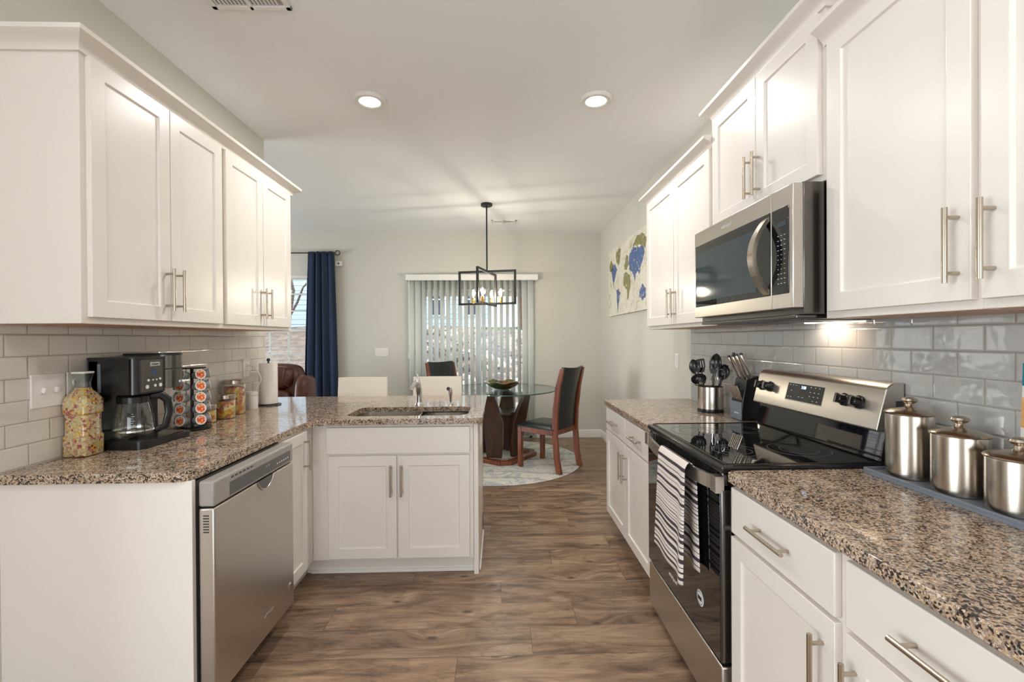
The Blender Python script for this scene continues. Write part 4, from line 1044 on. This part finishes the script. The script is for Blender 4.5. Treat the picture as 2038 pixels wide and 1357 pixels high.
for yy, zz, r in [(1.945, 1.190, .005), (1.970, 1.190, .0032), (1.990, 1.190, .0032), (2.010, 1.192, .005), (1.938, 1.163, .008), (1.982, 1.165, .006), (2.012, 1.165, .008)]:
    obj('button', MB().lathe([(0, .003), (r, .003), (r, 0)], (CF+.001, yy, zz), 14, axis='x'), 'marks', fp, world=True)
# single-serve side
obj('pod_tower', MB().prism([(-1.66, CY1)] + [(-1.535, CY1)] + arc(-1.52, CY1+.062, .060, -PI/2, PI/2, 16) + [(-1.66, CY1+.122)], 1.145, TOPZ+.004), 'bdark', cm, world=True, bevel=.003)
obj('tower_seam', MB().prism([(-1.659, CY1+.001)] + [(-1.535, CY1+.001)] + arc(-1.52, CY1+.062, .0612, -PI/2, PI/2, 16) + [(-1.659, CY1+.121)], 1.228, 1.233), 'blacktxt', cm, world=True)
obj('tower_lid', MB().prism([(-1.661, CY1)] + [(-1.535, CY1-.001)] + arc(-1.52, CY1+.062, .0625, -PI/2, PI/2, 16) + [(-1.661, CY1+.124)], TOPZ+.004, TOPZ+.012), 'black', cm, world=True, bevel=.002)
obj('tower_column', MB().box((-1.66, CY1+.002, CT+.02), (-1.60, CY1+.12, 1.146)), 'bplastic', cm, world=True, bevel=.004)
tb = MB()
for k in range(3): obj('tower_button', MB().box((-1.461, CY1+.058+k*.018, 1.168), (-1.459, CY1+.068+k*.018, 1.177)), 'marks', cm, world=True)
obj('drip_tray', MB().box((-1.60, CY1+.012, CT+.026), (-1.475, CY1+.112, CT+.031)), 'bdark', cm, world=True, bevel=.002)
ca = thing('glass_carafe', 'glass coffee carafe with black handle standing in the coffee maker', 'carafe', (-1.545, 1.955, CT+.035))
obj('glass', MB().lathe([(0, 0), (.056, 0), (.067, .012), (.071, .040), (.067, .090), (.056, .145), (.051, .158), (.053, .166)], n=40), 'glass', ca)
obj('collar', MB().lathe([(.053, .152), (.056, .152), (.057, .176), (.053, .178)], n=40), 'bplastic', ca)
obj('lid', MB().lathe([(.057, .176), (.052, .184), (.03, .187), (0, .188)], n=32), 'bplastic', ca)
obj('band', MB().lathe([(.0715, .034), (.0725, .034), (.0725, .041), (.0715, .041)], n=40), 'chrome', ca)
obj('handle', MB().tube([(.034, .044, .172), (.056, .078, .174), (.070, .098, .150), (.073, .103, .095), (.064, .090, .035), (.042, .058, .022)], [.011, .013, .013, .012, .011, .010], 12, flat=(1.4, .8)), 'bplastic', ca)
ma = MB()
for k in range(7): ma.box((.0, 0, 0), (.0008, .012 if k % 2 == 0 else .007, .0012))
ms = MB()
for k in range(8):
    z = .045+k*.009; r = .0705 - max(0, z-.04)*.2; a0 = -1.05
    w = .18 if k % 2 == 0 else .11
    ms.tube([(r*math.cos(a0+w*q/4), r*math.sin(a0+w*q/4), z) for q in range(5)], .0009, 5)
obj('measure_marks', ms, 'marks', ca)

# pod carousel
PX, PY = -1.550, 2.325
pc = thing('pod_carousel', 'black revolving coffee pod rack beside the coffee maker', 'pod rack', (PX, PY, CT))
obj('base', MB().lathe([(0, 0), (.082, 0), (.084, .003), (.084, .012), (.075, .018), (0, .018)], n=40), 'bplastic', pc)
obj('post', MB().tube([(0, 0, .015), (0, 0, .312)], .008, 10), 'black', pc)
obj('top_plate', MB().lathe([(0, .305), (.060, .305), (.062, .308), (.060, .311), (0, .311)], n=32), 'black', pc)
wr = MB()
for a in range(5):
    an = math.radians(-63 + 72*a); wr.tube([(.050*math.cos(an), .050*math.sin(an), .016), (.050*math.cos(an), .050*math.sin(an), .306)], .0016, 6)
obj('wire_frame', wr, 'black', pc)
pod0 = None
pn_names = ['bottom', 'second from the bottom', 'middle', 'second from the top', 'top']
AZ = [-28, -98, 44, -170]
for ci, az in enumerate(AZ):
    for k in range(5):
        an = math.radians(az); z = CT+.046+k*.0565; rr = .034
        loc = (PX+rr*math.cos(an), PY+rr*math.sin(an), z)
        if pod0 is None:
            pod0 = thing('coffee_pod', 'coffee pod with an orange and white foil lid held in the black pod rack', 'coffee pod', loc, an, 'coffee pods in the black rack')
            obj('cup', MB().lathe([(0, -.004), (.018, -.004), (.0185, .0), (.0225, .036), (.0225, .040)], n=24, axis='x'), 'podcup', pod0)
            obj('rim', MB().lathe([(.0215, .038), (.0255, .039), (.0255, .0415), (.0195, .0420), (.0195, .0405)], n=24, axis='x'), 'foilwhite', pod0)
            obj('lid', MB().lathe([(0, .0415), (.0198, .0415), (.0198, .040)], n=24, axis='x'), 'orange', pod0)
            pod0.rotation_euler = (0, -.18, an)
        else: dup(pod0, loc, rot=(0, -.18, an))

def potjar(label, x, y, r, h):
    j = thing('glass_jar', label, 'jar', (x, y, CT))
    obj('contents', MB().lathe([(0, .003), (r-.005, .003), (r-.003, .01), (r-.003, h*.86), (r*.6, h*.90), (0, h*.91)], n=28), 'potpourri', j)
    obj('glass_body', MB().lathe([(0, 0), (r-.002, 0), (r, .004), (r, h-.006), (r-.004, h)], n=36), 'glass', j)
    obj('lid', MB().lathe([(r-.001, h-.002), (r+.002, h), (r+.002, h+.020), (r-.002, h+.024), (0, h+.024)], n=36), 'bdark' if False else 'nickel', j)
potjar('tall steel-lidded glass jar of dried fruit, below the outlet', -1.612, 2.800, .058, .185)
potjar('medium steel-lidded glass jar of dried fruit in front of the tall one', -1.572, 2.640, .050, .115)
potjar('smallest steel-lidded glass jar, half hidden by the coffee pod rack', -1.588, 2.512, .038, .075)
wd = thing('speaker_puck', 'small white ribbed cylinder device with a cord, beside the paper towels', 'device', (-1.610, 2.985, CT))
obj('body', MB().lathe([(0, 0), (.034, 0), (.036, .003), (.036, .080), (.034, .084)], n=36), 'plastic', wd)
obj('cap', MB().lathe([(.0345, .084), (.036, .087), (.036, .108), (.033, .113), (0, .114)], n=36), 'plastic', wd)
single('white_cord', 'white power cord looping from the outlet to the small white device', 'cord',
       MB().tube([(-1.676, 3.045, 1.185), (-1.650, 3.045, 1.190), (-1.622, 3.05, 1.180), (-1.600, 3.055, 1.14), (-1.585, 3.055, 1.10), (-1.584, 3.05, 1.085), (-1.600, 3.035, 1.05), (-1.612, 3.022, .99), (-1.6, 3.022, .935)], .0032, 8), 'plastic')
pt = thing('paper_towel_holder', 'white paper towel roll on a black upright holder at the wall end', 'paper towels', (-1.590, 3.160, CT))
obj('base', MB().lathe([(0, 0), (.078, 0), (.080, .003), (.078, .008), (0, .009)], n=40), 'black', pt)
obj('rod', MB().tube([(0, 0, .006), (0, 0, .305)], .006, 10).lathe([(0, .30), (.010, .303), (.012, .312), (.008, .320), (0, .322)], n=16), 'black', pt)
obj('roll', MB().lathe([(.02, .012), (.056, .012), (.057, .016), (.057, .284), (.056, .288), (.02, .288)], n=40), 'paper', pt)

# ------------------------------------------------------------------ plates, switches and outlets
def plate(name, label, x, y, z, w, h, face, toggles, cat, style):
    """face: '+x' left wall, '-x' right wall, '-y' back wall"""
    rz = {'+x': PI/2, '-x': -PI/2, '-y': 0}[face]
    t = thing(name, label, cat, (x, y, z), rz)
    obj('cover_plate', MB().box((-w/2, -.006, -h/2), (w/2, 0, h/2)), 'plastic', t, bevel=.002)
    for k in range(toggles):
        xx = (k-(toggles-1)/2)*.046
        if style == 'toggle': obj('toggle', MB().box((xx-.005, -.020, -.008), (xx+.005, -.005, .012), rot=(.3, 0, 0)), 'plastic', t, bevel=.001)
        elif style == 'rocker': obj('rocker', MB().box((xx-.016, -.010, -.033), (xx+.016, -.005, .033)), 'plastic', t, bevel=.002)
        else:
            obj('socket', MB().lathe([(0, .0085), (.016, .0085), (.017, .005)], (xx, 0, .02), 20, axis='-y').lathe([(0, .0085), (.016, .0085), (.017, .005)], (xx, 0, -.02), 20, axis='-y'), 'plastic', t)
            sm = MB()
            for zc in (.02, -.02):
                for dx in (-.006, .006): sm.box((xx+dx-.001, -.0092, zc-.003), (xx+dx+.001, -.008, zc+.005))
            obj('slots', sm, 'blacktxt', t)
TW = XL+.006
plate('light_switch', 'double toggle switch plate on the left backsplash, nearest the camera', TW, 1.732, 1.174, .128, .122, '+x', 2, 'switch', 'toggle')
plate('outlet', 'white outlet plate on the left backsplash behind the pasta jar', TW, 1.842, 1.174, .075, .122, '+x', 1, 'outlet', 'socket')
plate('outlet', 'white outlet with a cord plugged in above the dried fruit jars', TW, 3.050, 1.174, .075, .122, '+x', 1, 'outlet', 'socket')
plate('light_switch', 'white two-rocker switch plate on the right wall before the backsplash', XR, 3.511, 1.173, .072, .118, '-x', 1, 'switch', 'rocker')
plate('light_switch', 'wide white triple switch plate between curtain and sliding door', -1.593, YB, 1.182, .180, .115, '-y', 3, 'switch', 'rocker')
al = thing('wall_sensor', 'small white sensor box on the back wall beside the curtain rod', 'sensor', (-2.155, YB, 2.379))
obj('case', MB().box((-.045, -.03, -.035), (.045, 0, .035)), 'plastic', al, bevel=.004)
obj('sensor_lens', MB().box((-.012, -.033, -.012), (.012, -.029, .012)), 'grey', al)

# ------------------------------------------------------------------ ceiling fixtures
def downlight(label, x, y):
    t = thing('ceiling_light', label, 'ceiling light', (x, y, H-.012))
    obj('trim_ring', MB().lathe([(.062, -.004), (.070, -.008), (.088, -.006), (.096, .006), (.096, .012), (.060, .012)], n=40), 'trim', t)
    obj('lens', MB().lathe([(0, -.0015), (.045, -.0015), (.063, -.001), (.063, .010)], n=40), 'lens', t)
    area('downlight', (x, y, H-.020), (0, 0, 0), .12, .12, 9, WARM, 'DISK')
downlight('round recessed ceiling light left of the pendant', -.771, 2.756)
downlight('round recessed ceiling light right of the pendant, near the microwave', .591, 2.729)
for x, y in ((-.75, .3), (.6, .3)): area('downlight', (x, y, H-.012), (0, 0, 0), .12, .12, 4, WARM, 'DISK')  # two added fill lamps out of view near the camera, no fixtures
def vent(label, x, y, w, d):
    t = thing('ceiling_vent', label, 'vent', (x, y, H))
    mb = MB()
    for a, b in (((-w/2, -d/2), (w/2, -d/2+.022)), ((-w/2, d/2-.022), (w/2, d/2)), ((-w/2, -d/2), (-w/2+.022, d/2)), ((w/2-.022, -d/2), (w/2, d/2)), ((-.008, -d/2), (.008, d/2))):
        mb.box((a[0], a[1], -.010), (b[0], b[1], 0))
    obj('frame', mb, 'trim', t, bevel=.002)
    s = MB(); n = int((w-.05)/.016)
    for k in range(n):
        x0 = -w/2+.028+k*.016; s.box((x0, -d/2+.015, -.008), (x0+.003, d/2-.015, -.001), rot=(0, .6, 0))
    obj('louvre', s, 'trim', t)
    obj('duct', MB().box((-w/2+.01, -d/2+.01, -.0008), (w/2-.01, d/2-.01, -.0002)), 'ductgrey', t)
vent('white ceiling vent at the top edge of the photo above the left wall cabinets', -1.06, 1.89, .335, .235)
vent('small white ceiling vent near the back wall above the sliding door', .063, 5.575, .31, .12)

# pendant
pd = thing('pendant_light', 'black open-frame pendant with four glowing bulbs over the dining table', 'pendant light', (-.130, 4.86, H))
PCX, PCY = -.130, 4.86
obj('canopy', MB().lathe([(0, 0), (.062, 0), (.062, -.022), (.058, -.026), (0, -.026)], n=36), 'black', pd)
obj('rod', MB().tube([(0, 0, -.02), (0, 0, 2.075-H)], .0085, 10), 'black', pd)
zt, zb = 2.075, 1.730
def rect_frame(dx, dy, zt, zb):
    mb = MB(); d = Vector((dx, dy, 0)); n = Vector((-dy, dx, 0)).normalized()*.011; c = Vector((PCX, PCY, 0))
    def bar(p, q, w):   # square bar
        ax = (q-p).normalized(); s2 = ax.cross(n).normalized()*.011
        vs = [P_ + a*n + b*s2 for P_ in (p, q) for a, b in ((-1, -1), (1, -1), (1, 1), (-1, 1))]
        mb.add([tuple(v) for v in vs], [(3, 2, 1, 0), (4, 5, 6, 7), (0, 1, 5, 4), (1, 2, 6, 5), (2, 3, 7, 6), (3, 0, 4, 7)])
    A_ = c-d+Vector((0, 0, zt)); B2 = c+d+Vector((0, 0, zt)); C2 = c+d+Vector((0, 0, zb)); D2 = c-d+Vector((0, 0, zb))
    ex = d.normalized()*.011
    bar(A_-ex, B2+ex, 0); bar(D2-ex, C2+ex, 0); bar(A_, D2, 0); bar(B2, C2, 0)
    return mb
obj('frame', rect_frame(.298, -.070, zt, zb), 'black', pd, world=True)
obj('frame', rect_frame(.088, .295, zt-.001, zb-.001), 'black', pd, world=True)
for dx, dy in ((-.147, .034), (.147, -.034), (-.043, -.146), (.043, .146)):
    x, y = PCX+dx, PCY+dy
    sk_ = obj('socket', MB().lathe([(0, zb+.005), (.014, zb+.005), (.014, zb+.065), (.012, zb+.070), (0, zb+.070)], (x, y, 0), 20), 'brass', pd, world=True)
    bb = obj('bulb', MB().lathe([(.012, zb+.068), (.014, zb+.080), (.026, zb+.105), (.030, zb+.125), (.026, zb+.145), (.012, zb+.160), (0, zb+.165)], (x, y, 0), 24), 'glass', pd, world=True)
    fm = MB()
    for s in (-1, 1): fm.tube([(x+s*.002, y, zb+.072), (x+s*.008, y, zb+.10), (x+s*.008, y, zb+.13), (x, y, zb+.142)], .0022, 6)
    obj('filament', fm, 'filament', bb, world=True)
    point('bulb_glow', (x, y, zb+.115), 6, (1, .88, .72), .02)

# ------------------------------------------------------------------ curtain
cu = thing('curtain', 'navy blue woven curtain panel hanging beside the window', 'curtain', (-2.39, YB-.07, .02))
def curt(u, v):
    z = .03 + v*2.50; w = .46 + (.34-.46)*v**1.5; xc = -2.392 + .012*v; ph = u*2*PI*4.2
    amp = .028*(1-.45*v)
    return (xc + (u-.5)*w + .010*math.sin(ph*1.0+1.2), YB-.075 + amp*math.sin(ph) + .008*math.sin(u*37+v*2), z)
obj('cloth', MB().grid(curt, 90, 24), 'curtain', cu, world=True, solid=.002)
rd = thing('curtain_rod', 'dark curtain rod with a ring finial above the window', 'curtain rod', (-2.75, YB-.075, 2.512))
obj('rod', MB().tube([(-3.75, YB-.075, 2.512), (-2.185, YB-.075, 2.512)], .008, 12), 'black', rd, world=True)
obj('finial', MB().tube([(-2.150+.030*math.cos(a*PI/10), YB-.075, 2.512+.030*math.sin(a*PI/10)) for a in range(21)], .006, 8), 'black', rd, world=True)
obj('bracket', MB().tube([(-2.21, YB, 2.50), (-2.21, YB-.075, 2.504)], .006, 8), 'black', rd, world=True)

# ------------------------------------------------------------------ map picture
mp_ = thing('world_map_canvas', 'unframed canvas of a world map in blue and olive on the right wall', 'picture', (XR, 4.85, 2.0))
MYa, MYb, MZa, MZb = 5.600, 4.10, 1.620, 2.405
obj('canvas', MB().box((XR-.030, MYb, MZa), (XR-.001, MYa, MZb)), 'canvas', mp_, world=True, bevel=.002)
def land(pts, mat, seed):
    rnd = random.Random(seed); out = []
    P = [(MYa - x*(MYa-MYb), MZa + z*(MZb-MZa)) for x, z in pts]
    for (a, b), (c, d) in zip(P, P[1:]+P[:1]):
        L = math.hypot(c-a, d-b); n = max(1, int(L/.025))
        for k in range(n):
            t = k/n; j = .013 if k else .004
            out.append((a+(c-a)*t+rnd.uniform(-j, j), b+(d-b)*t+rnd.uniform(-j, j)))
    obj('painted_land', MB().prism(out, XR-.0312, XR-.0302, plane='yz'), mat, mp_, world=True, smooth=False)
land([(.03, .80), (.10, .86), (.14, .80), (.13, .70), (.08, .68), (.03, .72)], 'olive', 1)
land([(.10, .72), (.16, .78), (.22, .76), (.27, .66), (.22, .60), (.19, .52), (.17, .46), (.20, .42), (.24, .36), (.21, .38), (.16, .46), (.13, .56)], 'seablue', 2)
land([(.24, .92), (.32, .96), (.38, .94), (.35, .80), (.31, .70), (.27, .76), (.24, .84)], 'olive', 3)
land([(.25, .38), (.31, .38), (.36, .31), (.33, .22), (.30, .12), (.285, .03), (.275, .12), (.26, .25)], 'seablue', 4)
land([(.46, .54), (.54, .56), (.60, .50), (.63, .42), (.60, .30), (.57, .18), (.54, .18), (.53, .32), (.47, .38), (.44, .46)], 'olive', 5)
land([(.46, .66), (.50, .72), (.52, .80), (.57, .76), (.58, .66), (.54, .60), (.48, .60)], 'olive', 6)
land([(.58, .66), (.60, .78), (.70, .84), (.80, .80), (.90, .78), (.93, .68), (.86, .56), (.82, .42), (.79, .50), (.74, .48), (.72, .38), (.69, .48), (.64, .54), (.59, .58)], 'seablue', 7)
land([(.68, .86), (.78, .95), (.90, .92), (.98, .84), (.94, .72), (.86, .80), (.78, .82)], 'olive', 8)
land([(.82, .24), (.88, .32), (.95, .26), (.95, .16), (.89, .12), (.82, .16)], 'seablue', 9)

# ------------------------------------------------------------------ dining set
TX, TY, TZ = .0, 5.20, .785
single('round_rug', 'round cream and grey faded-pattern rug under the dining table', 'rug', MB().lathe([(0, 0), (.925, 0), (.93, .004), (.925, .009), (0, .010)], (-.035, 5.085, 0), 96), 'rug')
tb_ = thing('dining_table', 'round glass-topped dining table on dark slanted wood slabs', 'dining table', (TX, TY, .01))
obj('glass_top', MB().lathe([(0, .763), (.655, .763), (.655, .775), (0, .775)], (0, 0, 0), 96), 'tglass', tb_)
obj('glass_edge', MB().lathe([(.6552, .7635), (.6590, .766), (.6590, .772), (.6552, .7745)], (0, 0, 0), 96), 'gedge', tb_)
fr_ = MB(); th = math.radians(52.7); s_ = .30
cs = [Vector((math.cos(th+PI/4+k*PI/2), math.sin(th+PI/4+k*PI/2), 0))*s_*math.sqrt(2) for k in range(4)]
def bar2(mb, p, q, w, z0, z1):
    d = (q-p).normalized(); n = Vector((-d.y, d.x, 0))*w/2
    pts = [(p+n), (q+n), (q-n), (p-n)]
    mb.prism([(a.x, a.y) for a in pts][::-1], z0, z1)
for k in range(4):
    p, q = cs[k], cs[(k+1) % 4]; d = (q-p).normalized(); bar2(fr_, p+d*.05, q-d*.05, .075, .0, .042)
    r0 = cs[k]; dprev = (cs[k]-cs[k-1]).normalized(); bar2(fr_, r0-dprev*.075, r0+d*.075, .062, .0, .0415)
obj('base_frame', fr_, 'cherry', tb_, bevel=.004)
for ang_ in (254, 320, 74, 140):
    a = math.radians(ang_); o_ = Vector((math.cos(a), math.sin(a), 0)); w_ = Vector((-o_.y, o_.x, 0)); sb = MB()
    secs = [(.042, .26, .085), (.20, .25, .098), (.42, .29, .112), (.60, .35, .080), (.757, .41, .045)]
    vs, fs = [], []
    for z, r, hw in secs:
        for dr_, sg in ((0, -1), (0, 1), (-.045, 1), (-.045, -1)):
            p = o_*(r+dr_) + w_*hw*sg; vs.append((p.x, p.y, z))
    for i in range(len(secs)-1):
        for k in range(4): fs.append((i*4+k, i*4+(k+1) % 4, i*4+4+(k+1) % 4, i*4+4+k))
    fs += [(3, 2, 1, 0), tuple(len(secs)*4-4+k for k in range(4))]
    obj('slab_leg', sb.add(vs, fs), 'walnut', tb_, bevel=.004, ang=20)
obj('shelf', MB().prism([(.235*math.cos(th+PI/8+k*PI/4), .235*math.sin(th+PI/8+k*PI/4)) for k in range(8)], .500, .525), 'walnut', tb_, bevel=.003)
bw = thing('decorative_bowl', 'scalloped iridescent green and bronze bowl on the glass table', 'bowl', (.035, 5.10, TZ+.001))
sc_ = lambda t, r: 1 + .05*math.sin(6*t)*max(0, (r-.05)/.15)
bmb = MB().lathe([(0, .004), (.05, .004), (.10, .022), (.16, .055), (.20, .088), (.208, .086), (.165, .048), (.105, .014), (.055, 0), (0, 0)], n=72, mod=sc_)
bmb.v = [(x, y, z + (.010*math.sin(6*math.atan2(y, x)+1) * max(0, (math.hypot(x, y)-.1)/.1))) for x, y, z in bmb.v]
obj('bowl', bmb, 'bowl', bw)

def dining_chair(label, loc, face_dir):
    """local: faces -y, origin on the floor under the seat centre"""
    rz = math.atan2(face_dir[1], face_dir[0]) + PI/2
    c = thing('dining_chair', label, 'dining chair', (loc[0], loc[1], .0105), rz, 'dining chairs at the glass table')
    for s in (-1, 1):
        obj('leg', MB().box((s*.205-.022, -.225, 0), (s*.205+.022, -.180, .42)), 'cherry', c, bevel=.004)
        pts = [(.020, .275, 0), (.018, .245, .15), (.016, .225, .40), (.016, .232, .60), (.015, .265, .85), (.014, .315, 1.045)]
        mb = MB(); vs = []; fs = []
        for hw, y, z in pts:
            for dx, dy in ((-1, -1), (1, -1), (1, 1), (-1, 1)): vs.append((s*.200 + dx*hw, y + dy*(.028 if z < 1 else .020), z))
        for i in range(len(pts)-1):
            for k in range(4): fs.append((i*4+k, i*4+(k+1) % 4, i*4+4+(k+1) % 4, i*4+4+k))
        fs += [(3, 2, 1, 0), tuple(len(pts)*4-4+k for k in range(4))]
        obj('rear_post', mb.add(vs, fs), 'cherry', c, bevel=.004, ang=25)
    obj('seat_frame', MB().box((-.205, -.215, .372), (.205, -.190, .428)).box((-.205, .205, .372), (.205, .232, .428)).box((-.222, -.19, .372), (-.198, .21, .428)).box((.198, -.19, .372), (.222, .21, .428)), 'cherry', c, bevel=.003)
    def seat(u, v):
        x = (u-.5)*.45; y = -.238 + v*.46; e = (1-(2*u-1)**8)*(1-(2*v-1)**8)
        return (x, y, .430 + .042*e)
    sm = MB().grid(seat, 20, 20); sm.box((-.223, -.236, .424), (.223, .220, .434))
    obj('seat', sm, 'leather', c)
    def back(u, v, off):
        z = .44 + v*.615; y = .205 + .02*v + .085*v**2.2 + .028*(1-(2*u-1)**2) + off
        top = .012*(2*u-1)**2*v
        return ((u-.5)*.372, y, z + top - .008)
    bmb = MB(); bmb.grid(lambda u, v: back(u, v, -.010), 12, 16)
    bmb.grid(lambda u, v: back(u, v, .020), 12, 16)
    for e in (0, 1):
        bmb.grid(lambda u, v, e=e: back(e, v, -.010+.030*u), 2, 16); bmb.grid(lambda u, v, e=e: back(u, e, -.010+.030*v), 12, 2)
    obj('backrest', bmb, 'leather', c)
    return c
dining_chair('dark leather dining chair with cherry wood frame, right of the glass table', (.500, 4.795), (-.770, .638))
c2 = dining_chair('dark leather dining chair with its back to the sliding door, behind the white stool', (-.565, 5.66), (.66, -.75))

# bar stools
def stool(label, x, y):
    t = thing('bar_stool', label, 'bar stool', (x, y, 0), 0, 'white bar stools behind the peninsula')
    def bk_(u, v, off): return ((u-.5)*.435*(1-.02*v), .02*(2*u-1)**2*-1 + .04 + off + .03*v, .66 + v*.36)
    b = MB(); b.grid(lambda u, v: bk_(u, v, 0), 14, 8).grid(lambda u, v: bk_(u, v, .035), 14, 8)
    for e in (0, 1): b.grid(lambda u, v, e=e: bk_(e, v, .035*u), 2, 8); b.grid(lambda u, v, e=e: bk_(u, e, .035*v), 14, 2)
    obj('backrest', b, 'pcream', t)
    obj('seat', MB().prism(rrect(-.21, -.36, .21, .04, .05), .60, .665), 'pcream', t, bevel=.015, seg=4)
    for sx in (-1, 1):
        for y0_, y1_ in ((-.34, -.30), (.06, .03)):
            obj('leg', MB().tube([(sx*.20, y0_, 0), (sx*.16, y1_, .61)], [.011, .015], 10), 'chrome', t)
    obj('footrest', MB().tube([(-.188, -.33, .22), (.188, -.33, .22)], .009, 10), 'chrome', t)
    return t
def place_stool(t, x, y): t.location = (x, y, 0)
s1 = stool('cream low-back bar stool left of the faucet, facing away from the dining table', -1.215, 4.02)
s2 = dup(s1, (-.555, 4.02, 0), label='cream low-back bar stool directly behind the faucet')
for s in (s1, s2): s.rotation_euler = (0, 0, 0); s.location.y = 4.00

# recliner
rc = thing('leather_recliner', 'brown leather recliner in front of the window, beyond the counter end', 'recliner', (-2.60, 5.0, 0), math.radians(0))
def cushion(cx, cy, cz, sx, sy, sz, rx=0, ry=0, p=3.2, n=20):
    mb = MB(); vs = []; fs = []
    Rm = Euler((rx, ry, 0)).to_matrix()
    sg = lambda v, e: math.copysign(abs(v)**e, v)
    m = n//2
    for i in range(m+1):
        ph = -PI/2 + PI*i/m
        for k in range(n):
            t = 2*PI*k/n; e = 2/p
            q = Vector((sx*sg(math.cos(ph), e)*sg(math.cos(t), e), sy*sg(math.cos(ph), e)*sg(math.sin(t), e), sz*sg(math.sin(ph), e)))
            vs.append(tuple(Rm @ q + Vector((cx, cy, cz))))
    for i in range(m):
        for k in range(n): fs.append((i*n+k, i*n+(k+1) % n, (i+1)*n+(k+1) % n, (i+1)*n+k))
    return mb.add(vs, fs)
obj('seat_base', cushion(0, 0, .26, .36, .42, .22), 'brleather', rc, ang=80)
obj('seat_cushion', cushion(0, -.06, .46, .28, .38, .10), 'brleather', rc, ang=80)
obj('backrest', cushion(0, .30, .70, .315, .14, .385, rx=-.12, p=5.5, n=32), 'brleather', rc, ang=80)
obj('head_cushion', cushion(0, .19, .93, .27, .10, .135, rx=-.1, p=3.6, n=28), 'brleather', rc, ang=80)
obj('lumbar_cushion', cushion(0, .16, .68, .27, .10, .125, rx=-.1, p=3.6, n=28), 'brleather', rc, ang=80)
for s_ in (-1, 1):
    obj('side_wing', cushion(s_*.385, .22, .70, .075, .17, .255, rx=-.12, p=4, n=28), 'brleather', rc, ang=80)
    obj('armrest', cushion(s_*.38, -.02, .36, .09, .42, .31, p=4, n=28), 'brleather', rc, ang=80)
obj('welt_seam', MB().tube([(.20, .165, 1.085), (.215, .095, 1.04), (.20, .07, .94), (.225, .08, .86), (.27, .10, .83)], .004, 8), 'brleather', rc)
